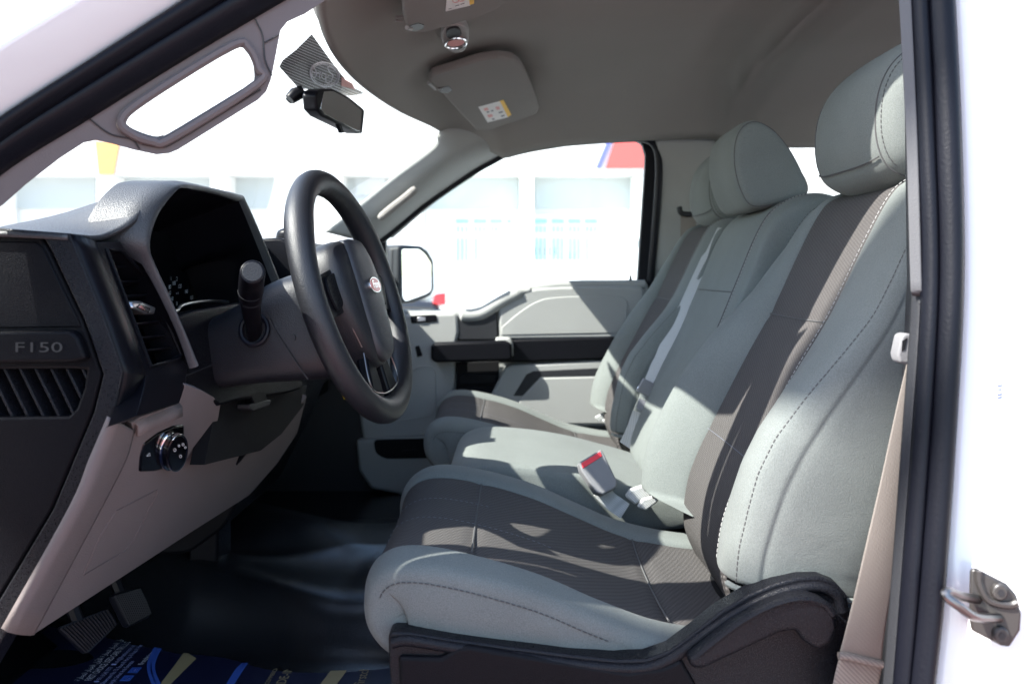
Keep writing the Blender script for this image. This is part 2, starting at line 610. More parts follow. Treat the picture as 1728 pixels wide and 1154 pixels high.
def barred_window(groups):
    lo = groups[0][0] - 5; hi = groups[-1][1] + 5
    w = bx_px('window', lo, hi, 362, 446, BD + 0.60, BD + 0.69, 'wall_white', bld)
    for x0, x1 in groups:
        bx_px('pane', x0, x1, 370, 377, BD + 0.57, BD + 0.595, 'glass_teal', w)
        n = max(1, int((x1 - x0) / 7))
        for k in range(n):
            s = x0 + (x1 - x0) * (k + 0.3) / n
            bx_px('pane', s, s + 2.6, 382, 392, BD + 0.57, BD + 0.595, 'glass_teal', w)
            bx_px('pane', s, s + 2.6, 402, 440, BD + 0.57, BD + 0.595, 'glass_teal', w)
barred_window([(769, 791), (799, 821), (827, 848), (855, 863)])
barred_window([(902, 923), (931, 952), (959, 980), (987, 1008)])
bx_px('window', 600, 650, 300, 330, BD + 0.55, BD + 0.60, 'bay_grey', bld)
# sign panels on the fascia
plate('sign_panel', [(160, 238), (201, 240), (191, 294), (166, 294)], planeY(BD - 0.06), 0.05, 'sign_orange', bld, bevel=0, label='orange tapered sign panel')
plate('sign_panel', [(1045, 215), (1150, 215), (1150, 284), (1022, 284)], planeY(BD - 0.06), 0.05, 'sign_red', bld, bevel=0, label='red slanted sign panel')
plate('sign_panel', [(1034, 215), (1042, 215), (1014, 284), (1005, 284)], planeY(BD - 0.07), 0.05, 'sign_blue', bld, bevel=0, label='slim blue slanted stripe')
# railing
rail = thing('railing', 'low dark iron railing in front of the white building', 'railing', tuple(P(1040, 560, 16)))
for k in range(9):
    x = 1012 + k * 8
    bx_px('bar', x, x + 2.2, 404 - (2 if 2 < k < 8 else 0), 419, 16.0, 16.03, 'iron', rail)
bx_px('rail', 1008, 1082, 419, 421, 16.0, 16.05, 'wall_white', rail)
bx_px('kerb_wall', 1008, 1082, 421, 590, 15.95, 16.1, 'wall_white', rail)
rail2 = thing('railing', 'short iron railing under the barred windows, stepping down along the ramp', 'railing', tuple(P(930, 560, 17)))
for k in range(8):
    x = 893 + k * 8.5 if k < 6 else 960 + (k - 6) * 9
    dy = 0 if k < 6 else 8
    bx_px('bar', x, x + 2, 417 + dy, 431 + dy, 17.0, 17.03, 'iron', rail2)
bx_px('rail', 890, 980, 440, 442, 17.0, 17.05, 'wall_white', rail2)
bx_px('kerb_wall', 890, 980, 442, 580, 16.95, 17.1, 'wall_white', rail2)
# ---- cars in the yard
def car(name, label, x0, x1, d, zr, paint, flip=1):
    """a saloon side-on: x0..x1 in metres, near flank at depth d, roof at zr"""
    L = x1 - x0
    t = thing(name, label, 'car', tuple(V((x0 + x1) / 2, d + 0.9, -CZ)))
    def X(u):
        return x0 + L * (u if flip > 0 else 1 - u)
    H = zr + CZ
    def pr(uz):
        return [(X(u), -CZ + H * h) for u, h in uz]
    body = pr([(0.0, 0.30), (0.01, 0.55), (0.03, 0.66), (0.30, 0.70), (0.70, 0.70), (0.96, 0.60), (1.0, 0.45), (0.99, 0.22), (0.9, 0.16), (0.1, 0.16)])
    vs, fs = solid_loops([[V(x, d, z) for x, z in body]], Vector((0, 1.75, 0)))
    build('body', vs, fs, paint, t, bevel=0.06, bseg=3)
    cab = pr([(0.06, 0.66), (0.20, 0.96), (0.28, 1.0), (0.52, 1.0), (0.60, 0.96), (0.76, 0.68)])
    vs, fs = solid_loops([[V(x, d + 0.14, z) for x, z in cab]], Vector((0, 1.47, 0)))
    build('roof', vs, fs, paint, t, bevel=0.05, bseg=3)
    for q in ([(0.13, 0.71), (0.215, 0.93), (0.37, 0.955), (0.37, 0.71)], [(0.39, 0.71), (0.39, 0.955), (0.53, 0.95), (0.68, 0.71)]):
        vs, fs = solid_loops([[V(x, d + 0.128, z) for x, z in pr(q)]], Vector((0, 0.02, 0)))
        build('window', vs, fs, 'car_glass', t)
    # screens at both ends
    for q in ([(0.055, 0.70), (0.19, 0.945)], [(0.61, 0.945), (0.76, 0.70)]):
        (xa, za), (xb, zb_) = pr(q)
        n = -0.012 if (xb > xa) == (q[0][0] < 0.3) else 0.012
        vs = [V(xa, d + 0.25, za + 0.012), V(xa, d + 1.5, za + 0.012), V(xb, d + 1.45, zb_ + 0.012), V(xb, d + 0.30, zb_ + 0.012)]
        build('screen', vs, [(0, 1, 2, 3)], 'car_glass', t, solid=0.02, soff=0)
    for u in (0.2, 0.8):
        c = V(X(u), d + 0.02, -CZ + 0.33)
        ring = [c + Vector((0.33 * math.cos(a), 0, 0.33 * math.sin(a))) for a in [2 * math.pi * k / 24 for k in range(24)]]
        vs, fs = solid_loops([ring], Vector((0, 0.22, 0)))
        w = build('wheel', vs, fs, 'rubber', t, bevel=0.03)
        ring = [c + Vector((0.22 * math.cos(a), -0.012, 0.22 * math.sin(a))) for a in [2 * math.pi * k / 24 for k in range(24)]]
        vs, fs = solid_loops([ring], Vector((0, 0.05, 0)))
        build('rim', vs, fs, 'satin_silver', w, bevel=0.01)
    return t, X, H
c1, X1, H1 = car('parked_car', 'dark saloon with a red tail light parked beyond the side mirror', -5.35, -0.66, 9.0, 0.28, 'car_dark', flip=-1)
for zz in (0.56, 0.68):
    pass
pl = planeY(8.975)
plate('tail_light', [(732, 497), (752, 494), (752, 515), (730, 512)], pl, 0.12, 'lamp_red', c1, bevel=0.02, rnd=4)
c2, X2, H2 = car('parked_car', 'white saloon with a pale screen parked beyond the passenger window', -0.28, 3.9, 9.2, -0.02, 'car_white', flip=-1)

# ================================================================== truck cab
cab = thing('truck_cab', 'white pickup cab with grey headliner, open driver side and black door seals', 'truck cab', tuple(V(0.2, 1.74, -0.70)))
YM = 1.74
def head_front(y):
    yn = (y - YM) / 0.80
    return -0.335 + 0.155 * yn * yn
def head_z(x, y):
    yn = (y - YM) / 0.80
    s = x - head_front(y)
    z = 0.415 + 0.14 * (1 - math.exp(-max(0, s) / 0.20))
    z -= 0.115 * abs(yn) ** 5 * min(1, max(0, s) / 0.15) + 0.02 * abs(yn) ** 3
    # cross ribs pressed into the lining
    z -= 0.030 * math.exp(-((x - 0.60 - 0.02 * yn) / 0.018) ** 2) * (1 - min(1, abs(yn)) ** 6)
    z += 0.012 * math.exp(-((x - 0.50) / 0.045) ** 2) * (1 - min(1, abs(yn)) ** 6)
    if x > 0.60:
        z -= 0.03 * min(1, (x - 0.60) / 0.10)
    # hollows that take the sun visors
    for yc in (1.24, 2.24):
        u = (x + 0.09 + 0.0) / 0.15
        v = (y - yc) / 0.27
        z += 0.02 * math.exp(-(u ** 4) - v ** 4)
    return z
rows = []
ny, nx = 64, 90
for i in range(nx + 1):
    t = i / nx
    r = []
    for j in range(ny + 1):
        y = lerp(1.07, 2.56, j / ny)
        xf = head_front(y)
        x = xf + (1.62 - xf) * (t ** 1.25)
        r.append(V(x, y, head_z(x, y)))
    rows.append(r)
# turned-down lip along the windscreen
lip = [[Vector(p) + Vector((-0.012, 0, 0.004)) for p in rows[0]], [Vector(p) + Vector((-0.016, 0, 0.022)) for p in rows[0]]]
headl = surf('headliner', list(reversed(lip)) + rows, 'headliner_cloth', cab, solid=0.006, soff=1)
rp = []
for i in range(0, nx + 1, 5):
    r = []
    for j in range(0, ny + 1, 4):
        p = Vector(rows[i][j])
        r.append(p + Vector((-0.03 if i == 0 else 0, 0, 0.05)))
    rp.append(r)
surf('roof_panel', rp, 'white_paint', cab, solid=0.004, soff=1)
# windscreen
ws = []
for i in range(9):
    t = i / 8
    r = []
    for j in range(17):
        y = lerp(0.93, 2.55, j / 16)
        yb = lerp(0.80, 2.70, j / 16)
        yn = (j / 16 - 0.5) * 2
        top = V(head_front(y) - 0.02, y, 0.445 - 0.02 * abs(yn) ** 3)
        bot = V(-1.06 + 0.16 * yn * yn, yb, -0.03)
        r.append(top.lerp(bot, t) + Vector((-0.012 * math.sin(math.pi * t), 0, 0.012 * math.sin(math.pi * t))))
    ws.append(r)
surf('windscreen', ws, 'glass', cab)
# plane used for what sticks to the screen around the mirror
WS_PL = plane3(V(-0.355, 1.74, 0.445), V(-0.345, 1.5, 0.444), V(-0.70, 1.74, 0.217))
# bulkhead, floor, back of the cab
box('bulkhead', (-1.10, 0.82, -0.75), (-1.06, 2.70, -0.035), 'dark_void', cab)
box('cowl', (-1.30, 0.75, -0.10), (-1.08, 2.75, -0.04), 'plastic_charcoal', cab)
box('engine_bonnet', (-2.45, 0.70, -0.32), (-1.32, 2.80, -0.12), 'white_paint', cab, bevel=0.06, bseg=3)
box('floor_pan', (-1.06, 0.86, -0.72), (1.60, 2.68, -0.665), 'vinyl_floor', cab)
box('sill', (-0.95, 0.76, -0.78), (0.45, 0.90, -0.655), 'white_paint', cab, bevel=0.02)
slab('rear_wall', [V(1.60, 0.85, -0.70), V(1.60, 2.70, -0.70), V(1.62, 2.60, 0.47), V(1.62, 0.92, 0.47)], (0.03, 0, 0), 'trim_taupe', cab,
     holes=[[V(1.6057, 1.05, 0.05), V(1.6057, 2.45, 0.05), V(1.6162, 2.40, 0.36), V(1.6162, 1.10, 0.36)]])
box('kick_panel', (-1.06, 2.60, -0.70), (-0.40, 2.66, 0.02), 'plastic_charcoal', cab)
# ---- passenger side behind the front door: pillar and rear door
pb = planeY(2.635)
slab('pillar_trim', [P(1106, 232, 2.60), P(1150, 222, 2.60), P(1300, 215, 2.60), P(1300, 330, 2.60), P(1288, 470, 2.62), P(1270, 900, 2.66), P(1092, 900, 2.66), P(1092, 470, 2.66), P(1112, 300, 2.62)], (0, 0.05, 0), 'plastic_grey', cab, bevel=0.012, bseg=3)
slab('rear_door_trim', [V(0.78, 2.64, -0.68), V(1.60, 2.64, -0.68), V(1.60, 2.64, 0.03), V(0.78, 2.64, 0.03)], (0, 0.05, 0), 'plastic_grey', cab, bevel=0.01)
slab('rear_door_frame', [V(0.70, 2.62, 0.02), V(1.60, 2.62, 0.02), V(1.60, 2.58, 0.47), V(0.70, 2.58, 0.47)], (0, 0.03, 0), 'rubber', cab,
     holes=[[V(0.74, 2.6164, 0.06), V(1.54, 2.6164, 0.06), V(1.40, 2.5844, 0.42), V(0.74, 2.5826, 0.44)]], bevel=0.006)
build('rear_side_glass', [V(0.72, 2.63, 0.04), V(1.56, 2.63, 0.04), V(1.45, 2.60, 0.45), V(0.72, 2.60, 0.45)], [(0, 1, 2, 3)], 'glass', cab)
# driver side behind the door opening
slab('rear_door_skin', [V(0.56, 0.80, -0.78), V(1.60, 0.80, -0.78), V(1.60, 0.80, 0.03), V(0.56, 0.80, 0.03)], (0, 0.08, 0), 'white_paint', cab, bevel=0.01)
build('rear_side_glass', [V(0.58, 0.86, 0.03), V(1.56, 0.86, 0.03), V(1.45, 0.92, 0.43), V(0.58, 0.92, 0.43)], [(0, 1, 2, 3)], 'glass', cab)
# ---- far side: windscreen pillar trim running into the roof rail
U = [(548, 392, 2.52), (599, 351, 2.50), (665, 298, 2.49), (732, 246, 2.47), (741, 224, 2.46), (790, 205, 2.47), (860, 195, 2.48), (960, 190, 2.49), (1060, 188, 2.50), (1130, 188, 2.50), (1290, 186, 2.50), (1420, 186, 2.50), (1560, 186, 2.50)]
C = [(590, 402, 2.55), (630, 372, 2.53), (693, 322, 2.52), (757, 274, 2.50), (795, 252, 2.51), (838, 234, 2.53), (880, 224, 2.54), (965, 214, 2.56), (1060, 210, 2.57), (1130, 208, 2.57), (1290, 205, 2.57), (1420, 205, 2.57), (1560, 205, 2.57)]
L = [(632, 408, 2.62), (660, 388, 2.62), (720, 339, 2.61), (795, 288, 2.605), (828, 269, 2.60), (862, 252, 2.60), (905, 243, 2.60), (980, 236, 2.60), (1060, 231, 2.60), (1130, 229, 2.60), (1290, 222, 2.60), (1420, 219, 2.60), (1560, 219, 2.60)]
ctrl = [[P(*q) for q in U], [P(*q) for q in C], [P(*q) for q in L], [P(q[0] + 1, q[1] + 2, q[2] + 0.06) for q in L]]
dense = smooth_rows(ctrl, 5, 6)
pil = surf('roof_rail_trim', [r[30:] for r in dense], 'headliner_cloth', cab, solid=0.006, soff=1)
surf('pillar_trim', [r[:31] for r in dense], 'plastic_grey', cab, solid=0.006, soff=1)
# grip moulded in the far pillar
gp = [P(640, 369, 2.49), P(660, 352, 2.485), P(682, 335, 2.48), P(702, 318, 2.475)]
tube('grab_handle', cr(gp, 5), [0.008] + [0.012] * 14 + [0.008], 'headliner_cloth', cab, n=10)
# parting line and seal round the far door opening
tube('door_seal', cr([P(q[0] + 2, q[1] + 3, q[2] + 0.02) for q in L[:9]] + [P(1092, 236, 2.62), P(1108, 252, 2.62), P(1112, 290, 2.62), P(1106, 380, 2.63), P(1098, 470, 2.64), P(1093, 560, 2.65)], 6), 0.012, 'rubber', cab, n=10)
build('outer_rail', *solid_loops([[P(1098, 235, 2.68), P(1120, 235, 2.68), P(1112, 520, 2.72), P(1088, 520, 2.72)]], Vector((0, 0.03, 0))), 'white_paint', cab, bevel=0.004)

# ---- near side: windscreen pillar with seal, trim and grip
def DA(px, py):
    return 0.845 + 0.15 * max(-0.3, min(1.2, px / 520.0))
def PA(px, py, off=0.0):
    return P(px, py, DA(px, py) + off)
def strip(name, top, bot, off0, off1, m, parent, bulge=0.0, solid=0.012, n=6):
    """a band along the pillar between two edges, bulging towards the outside"""
    a = cr([PA(*q, off0) for q in top], 6)
    b = cr([PA(*q, off1) for q in bot], 6)
    rows = []
    for k in range(n + 1):
        t = k / n
        rows.append([Vector(p).lerp(Vector(q), t) + Vector((0, -bulge * math.sin(math.pi * t) ** 0.7, 0)) for p, q in zip(a, b)])
    return surf(name, rows, m, parent, solid=solid, soff=0)
e0 = [(-120, 152), (0, 76), (125, 0), (300, -105), (480, -205), (620, -266), (690, -290)]
e1 = [(-120, 300), (0, 206), (155, 106), (318, 0), (490, -110), (630, -190), (700, -226)]
e2 = [(-120, 345), (0, 240), (165, 133), (372, 6), (550, -105), (650, -160), (712, -194)]
e3 = [(-120, 410), (0, 294), (150, 199), (338, 83), (600, -70), (680, -114), (735, -146)]
paint = strip('pillar_paint', e0, e1, -0.05, -0.005, 'white_paint', cab, bulge=0.006, n=10, solid=0.004)
strip('door_seal', e1, e2, -0.008, -0.006, 'rubber', cab, bulge=0.016, n=8, solid=0.004)
strip('door_seal', e2, e3, -0.004, 0.012, 'rubber', cab, bulge=0.013, n=8, solid=0.004)
# inner trim as one moulded slab with the grip opening
outer = [(-120, 395), (0, 286), (150, 192), (338, 76), (480, -12), (600, -85), (700, -138), (745, -160), (760, -140), (720, -104), (640, -58), (551, 0), (514, 24), (485, 37), (473, 52), (466, 90), (457, 135), (449, 155), (435, 169), (300, 253), (285, 259), (264, 261), (226, 253), (190, 243), (162, 237), (141, 241), (101, 267), (44, 311), (0, 350), (-60, 415), (-120, 490)]
hole = [(207, 203), (211, 193), (237, 176), (389, 84), (401, 80), (411, 82), (419, 91), (427, 110), (429, 130), (426, 139), (409, 150), (290, 222), (275, 228), (260, 230), (232, 221), (214, 211)]
hole = cr([(x, y) for x, y in hole], 3, closed=True)
bmv, bmf = None, None
vs, fs = solid_loops([[Vector((x, 0, y)) for x, y in outer], [Vector((x, 0, y)) for x, y in hole]], Vector((0, 1, 0)))
vs2 = [PA(v.x, v.z, 0.016 + 0.035 * v.y) for v in vs]
trim = build('pillar_trim', vs2, fs, 'trim_taupe', cab, bevel=0.006, bseg=3)
# padded grip rim and joint lines on the trim
rim = cr([(205, 205), (240, 170), (390, 78), (420, 82), (436, 115), (434, 142), (290, 233), (258, 239), (222, 226)], 5, closed=True)
tube('grab_handle', [PA(x, y, 0.012) for x, y in rim], 0.0052, 'trim_taupe', trim, n=8, closed=True)
for k, ln in enumerate(([(150, 200), (185, 226), (222, 236), (236, 252)], [(430, 32), (443, 60), (447, 100), (459, 128)], [(446, 73), (470, 60)], [(240, 244), (270, 248), (300, 238), (440, 152)])):
    tube('joint_line', [PA(x, y, 0.0148) for x, y in cr(ln, 5)], 0.0009, 'dot_black', trim, n=5)
# roof rail above the driver opening
rr = [V(-0.20, 1.02, 0.44), V(-0.12, 1.035, 0.48), V(0.06, 1.045, 0.535), V(0.35, 1.045, 0.555), V(0.75, 1.04, 0.54), V(1.60, 1.02, 0.50)]
tube('roof_rail', cr(rr, 6), 0.028, 'white_paint', cab, n=12)
rr2 = [p + Vector((0, 0.02, -0.012)) for p in rr]
tube('roof_rail_trim', cr(rr2, 6), 0.024, 'trim_taupe', cab, n=12)

# ---- near side: door pillar (driver)
def DB(py):
    return 0.86 + 0.00008 * (400 - py)
def PB(px, py, off=0.0):
    return P(px, py, DB(py) + off)
def vband(name, left, right, off0, off1, m, bulge, n=8, solid=0.004, parent=None):
    a = cr([PB(*q, off0) for q in left], 6)
    b = cr([PB(*q, off1) for q in right], 6)
    rows = []
    for k in range(n + 1):
        t = k / n
        rows.append([Vector(p).lerp(Vector(q), t) + Vector((0, -bulge * math.sin(math.pi * t) ** 0.7, 0)) for p, q in zip(a, b)])
    return surf(name, rows, m, parent or cab, solid=solid, soff=0)
b0 = [(1492, -330), (1516, -60), (1521, 0), (1534, 240), (1541, 476), (1524, 740), (1505, 1000), (1492, 1154), (1484, 1250)]
b1 = [(1512, -330), (1536, -60), (1538, 0), (1549, 240), (1556, 476), (1540, 740), (1521, 1000), (1509, 1154), (1502, 1250)]
b2 = [(1538, -330), (1561, -60), (1564, 0), (1576, 240), (1582, 476), (1567, 740), (1548, 1000), (1533, 1154), (1525, 1250)]
b3 = [(1580, -330), (1602, -60), (1607, 0), (1618, 240), (1621, 476), (1607, 740), (1588, 1000), (1571, 1154), (1562, 1250)]
vband('pillar_edge', [(x - 4, y) for x, y in b0[:5]] + [(1541, 478)], [(x, y) for x, y in b1[:5]] + [(1556, 478)], 0.012, 0.006, 'trim_grey', 0.0, solid=0.006)
vband('pillar_edge', b0, b1, 0.022, 0.012, 'plastic_charcoal', 0.002)
vband('door_seal', b1, b2, 0.006, 0.0, 'rubber', 0.008)
vband('door_seal', b2, b3, 0.0, 0.004, 'rubber', 0.018, n=10)
b4 = [(1850, -330), (1850, -60), (1850, 0), (1850, 240), (1850, 476), (1850, 740), (1850, 1000), (1850, 1154), (1850, 1250)]
pp = vband('pillar_paint', [(x - 8, y) for x, y in b3], b4, 0.012, -0.02, 'white_paint', 0.004, n=8, solid=0.004)
# inner pillar trim behind the belt
slab('pillar_trim', [P(1556, -40, 0.93), P(1620, -40, 0.93), P(1620, 1250, 0.93), P(1510, 1250, 0.93), P(1548, 740, 0.93), P(1562, 476, 0.93)], (0, 0.05, 0), 'plastic_charcoal', cab, bevel=0.006)
# striker on the pillar
SP = plane3(P(1640, 960, 0.788), P(1640, 1090, 0.783), P(1720, 1020, 0.774))
sk = plate('door_striker', [(1638, 962), (1646, 958), (1700, 986), (1716, 1004), (1724, 1036), (1722, 1064), (1704, 1092), (1690, 1090), (1640, 1064), (1636, 1040)], SP, 0.006, 'striker_dark', cab, bevel=0.002)
ringp = [onp(x, y, SP) for x, y in ((1648, 1010), (1690, 1044))]
tube('striker_loop', cr([onp(1650, 1011, SP), P(1622, 1006, 0.763), P(1600, 998, 0.752), P(1597, 1006, 0.748), P(1618, 1022, 0.746), P(1645, 1040, 0.752), onp(1686, 1042, SP)], 6), 0.0042, 'dark_steel', sk, n=10)
for cx, cy in ((1683, 996), (1685, 1068)):
    rg = [onp(x, y, SP) + Vector((0, -0.0055, 0)) for x, y in ellipse(cx, cy, 13, 14)]
    build('screw', *solid_loops([rg], Vector((0, 0.006, 0))), 'striker_dark', sk, bevel=0.0015)
    rg = [onp(x, y, SP) + Vector((0, -0.0062, 0)) for x, y in ellipse(cx, cy, 6, 6.5, 6)]
    build('screw_socket', *solid_loops([rg], Vector((0, 0.002, 0))), 'dot_black', sk)
tube('striker_rib', cr([onp(x, y, SP) + Vector((0, -0.001, 0)) for x, y in ((1650, 962), (1652, 985), (1668, 1012), (1700, 1020), (1716, 1016))], 5), 0.0035, 'striker_dark', sk, n=8)
# pencilled marks on the paint
for q in ([(1684, 652), (1692, 650)], [(1685, 658), (1690, 657)], [(1684, 667), (1691, 665)], [(1684, 672), (1691, 670)]):
    tube('paint_mark', [P(x, y, 0.8165) + Vector((0, 0.0, 0)) for x, y in q], 0.0007, 'print_blue', pp, n=5)
# ================================================================== dashboard
dash = thing('dashboard', 'black and grey dashboard with hooded instruments, side vents and round light switch', 'dashboard', tuple(V(-0.6, 1.5, -0.40)))
PE = planeY(0.905)
endp = plate('end_panel', [(-140, 380), (70, 400), (84, 424), (140, 540), (172, 632), (156, 695), (87, 860), (0, 1006), (-140, 1200)], PE, 0.05, 'plastic_black', dash, bevel=0.003,
      holes=[[(-130, 624), (120, 622), (146, 624), (141, 655), (128, 690), (116, 702), (-130, 706)]])
plate('side_cover', [(-140, 406), (60, 408), (72, 418), (132, 540), (136, 552), (-140, 556)], planeY(0.9035), 0.004, 'plastic_black', endp, bevel=0.0015)
plate('end_band', [(-140, 374), (119, 394), (178, 540), (208, 626), (192, 704), (128, 860), (12, 1065), (-140, 1320), (-140, 1206), (1, 1008), (89, 860), (158, 696), (174, 632), (142, 540), (86, 423), (72, 399), (-140, 380)], planeY(0.899), 0.04, 'plastic_grain', dash, bevel=0.003)
A = [(119, 394, 0.899), (178, 540, 0.899), (208, 626, 0.899), (204, 650, 0.899), (192, 704, 0.899)]
Cc = [(164, 409, 0.94), (217, 540, 0.94), (247, 632, 0.94), (243, 655, 0.94), (230, 701, 0.94)]
def dens(pts, n=6):
    out = []
    for i in range(len(pts) - 1):
        for k in range(n):
            out.append(tuple(lerp(a, b, k / n) for a, b in zip(pts[i], pts[i + 1])))
    out.append(pts[-1])
    return out
rowsA = [Vector(P(*q)) for q in dens(A)]
rowsC = [Vector(P(*q)) for q in dens(Cc)]
rr_ = []
for k in range(7):
    t = k / 6
    rr_.append([a.lerp(c, t) + Vector((0.004, -0.006, 0)) * math.sin(math.pi * t) for a, c in zip(rowsA, rowsC)])
surf('vent_surround', rr_, 'plastic_smooth', dash, solid=0.004)
# rear-facing face with the side air vent
VP_ = plane3(P(164, 409, 0.94), P(247, 632, 0.94), P(312, 640, 1.065))
vface = plate('vent_surround', [(164, 409), (203, 408), (212, 416), (262, 468), (318, 612), (312, 652), (303, 680), (222, 705), (230, 701), (243, 655), (247, 632), (217, 540)], VP_, 0.03, 'plastic_smooth', dash,
              holes=[[(178, 420), (203, 423), (248, 470), (304, 599), (296, 606), (252, 618)]], bevel=0.002)
vent = build('air_vent', *solid_loops([[onp(x, y, VP_) + Vector((-0.045, 0, 0)) for x, y in ((170, 412), (206, 415), (258, 466), (312, 606), (248, 626))]], Vector((-0.004, 0, 0))), 'dark_void', dash, bevel=0)
for (xa, ya), (xb, yb) in (((190, 450), (219, 447)), ((199, 474), (243, 472)), ((208, 497), (256, 496)), ((226, 546), (277, 540)), ((235, 569), (287, 564)), ((243, 590), (296, 585))):
    a = onp(xa - 2, ya, VP_) + Vector((-0.006, 0, 0)); b = onp(xb + 2, yb, VP_) + Vector((-0.006, 0, 0))
    bk = Vector((-0.032, 0, -0.010))
    build('slat', *solid_loops([[a, b, b + bk, a + bk]], Vector((0, 0, -0.0028))), 'plastic_smooth', vent, bevel=0.0008)
kn = [onp(x, y, VP_) + Vector((0.002, 0, 0)) for x, y in ((220, 509), (236, 508), (262, 519), (259, 530), (246, 531), (222, 520))]
build('vent_tab', *solid_loops([kn], Vector((-0.03, 0, 0))), 'satin_silver', vent, bevel=0.003)
build('vent_tab_core', *solid_loops([[onp(x, y, VP_) + Vector((0.0035, 0, 0)) for x, y in ((232, 513), (250, 520), (247, 528), (226, 518))]], Vector((-0.02, 0, 0))), 'gloss_black', vent, bevel=0.001)
tube('vent_bezel', [onp(x, y, VP_) + Vector((0.0015, 0, 0)) for x, y in dens([(178, 420), (203, 423), (248, 470), (304, 599), (297, 607), (252, 618), (178, 420)], 3)][:-1], 0.0022, 'plastic_black', vface, n=6, closed=True)
# lettered bar and slanted grille on the end panel
bar = plate('badge_bar', [(-140, 560), (118, 558), (130, 568), (144, 606), (120, 611), (-140, 614)], planeY(0.892), 0.016, 'plastic_black', dash, bevel=0.0035, bseg=3)
text_mesh('lettering', 'F150', P(107, 594, 0.8915), (1, 0, 0), (0, 0, 1), 0.0150, 'dark_steel', bar, align='RIGHT', stretch=1.75, depth=0.0006)
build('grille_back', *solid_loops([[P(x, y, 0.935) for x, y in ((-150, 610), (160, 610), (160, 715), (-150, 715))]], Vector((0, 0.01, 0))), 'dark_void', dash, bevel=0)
for k in range(-3, 6):
    x = 4 + k * 26.4
    q = [(x, 622), (x + 5, 622), (x + 45, 704), (x + 40, 704)]
    build('grille_slat', *solid_loops([[P(a, b, 0.909) for a, b in q]], Vector((0.006, 0.022, 0))), 'plastic_grain', dash, bevel=0.0008)
# soft top of the dash
Xs = [-0.45, -0.50, -0.58, -0.70, -0.86, -1.06]
prof = {0.897: (0.040, 0.042, 0.044, 0.036, 0.012, -0.03), 0.95: (0.041, 0.043, 0.045, 0.037, 0.012, -0.03), 0.990: (0.046, 0.047, 0.047, 0.038, 0.012, -0.03),
        1.02: (0.066, 0.061, 0.053, 0.041, 0.013, -0.03), 1.06: (0.102, 0.088, 0.066, 0.046, 0.014, -0.03), 1.10: (0.114, 0.100, 0.074, 0.048, 0.014, -0.03),
        1.25: (0.117, 0.103, 0.076, 0.049, 0.014, -0.03), 1.35: (0.115, 0.102, 0.075, 0.048, 0.014, -0.03), 1.41: (0.090, 0.084, 0.066, 0.044, 0.014, -0.03),
        1.47: (0.045, 0.055, 0.052, 0.042, 0.014, -0.03), 1.56: (0.045, 0.046, 0.044, 0.036, 0.012, -0.03), 1.75: (0.050, 0.048, 0.044, 0.034, 0.012, -0.03),
        1.95: (0.045, 0.046, 0.042, 0.034, 0.012, -0.03), 2.30: (0.035, 0.036, 0.034, 0.028, 0.01, -0.03), 2.58: (0.025, 0.026, 0.024, 0.02, 0.008, -0.03)}
ctrl = [[V(x, y, z) for x, z in zip(Xs, zs)] for y, zs in prof.items()]
for r, y in zip(ctrl, prof):
    if y < 1.0:
        r[0] = V(-0.468, y, prof[y][0])
surf('dash_top', smooth_rows(ctrl, 5, 5), 'dash_pad', dash, solid=0.006)
# instrument hood: rim, side walls, dial face
outl = [(322, 622, 1.080), (302, 565, 1.068), (272, 500, 1.052), (242, 446, 1.034), (214, 404, 1.014), (232, 350, 1.03), (262, 314, 1.07), (285, 306, 1.10), (305, 306, 1.13), (345, 314, 1.22), (402, 328, 1.36), (413, 338, 1.385), (446, 410, 1.43), (478, 490, 1.47), (500, 545, 1.49)]
inn = [(332, 612, 1.085), (309, 560, 1.072), (284, 500, 1.058), (260, 445, 1.042), (253, 408, 1.030), (268, 360, 1.05), (298, 322, 1.085), (310, 317, 1.11), (325, 320, 1.15), (350, 325, 1.22), (398, 339, 1.34), (406, 347, 1.36), (434, 415, 1.41), (464, 492, 1.45), (482, 540, 1.46)]
So = [Vector(q) for q in cr([P(*q) for q in outl], 5)]
Si = [Vector(q) for q in cr([P(*q) for q in inn], 5)]
ext = [min(1.0, max(0.0, (i - 15) / 8)) for i in range(len(So))]
rows = [[o + Vector((-0.05 * e - 0.002, 0, 0)) for o, e in zip(So, ext)], [o + Vector((-0.012 * e - 0.001, 0, 0)) for o, e in zip(So, ext)], So]
for t in (0.25, 0.5, 0.75):
    rows.append([o.lerp(i, t) + Vector((0.006 * math.sin(math.pi * t), 0, 0)) for o, i in zip(So, Si)])
rows.append(Si)
hood = surf('instrument_hood', rows, 'dash_pad', dash)
cen = Vector((0, 0, 0))
for q in Si:
    cen += q
cen /= len(Si)
rows = [Si]
for k, (dx, sc) in enumerate(((-0.006, 0.985), (-0.03, 0.97), (-0.09, 0.93), (-0.13, 0.90))):
    rows.append([Vector((q.x + dx, cen.y + (q.y - cen.y) * sc, cen.z + (q.z - cen.z) * sc + (0.36 * (dx + 0.006) if q.z > cen.z else 0))) for q in Si])
surf('hood_lining', rows, 'plastic_smooth', dash)
face = [Vector((min(p.x for p in rows[-1]) + 0.03, p.y, p.z)) for p in rows[-1]]
dial = build('dial_face', *solid_loops([[Vector((face[0].x, p.y, p.z)) for p in rows[-1][::3]]], Vector((-0.01, 0, 0))), 'gloss_black', dash, bevel=0)
PD = planeX(face[0].x + 0.0006)
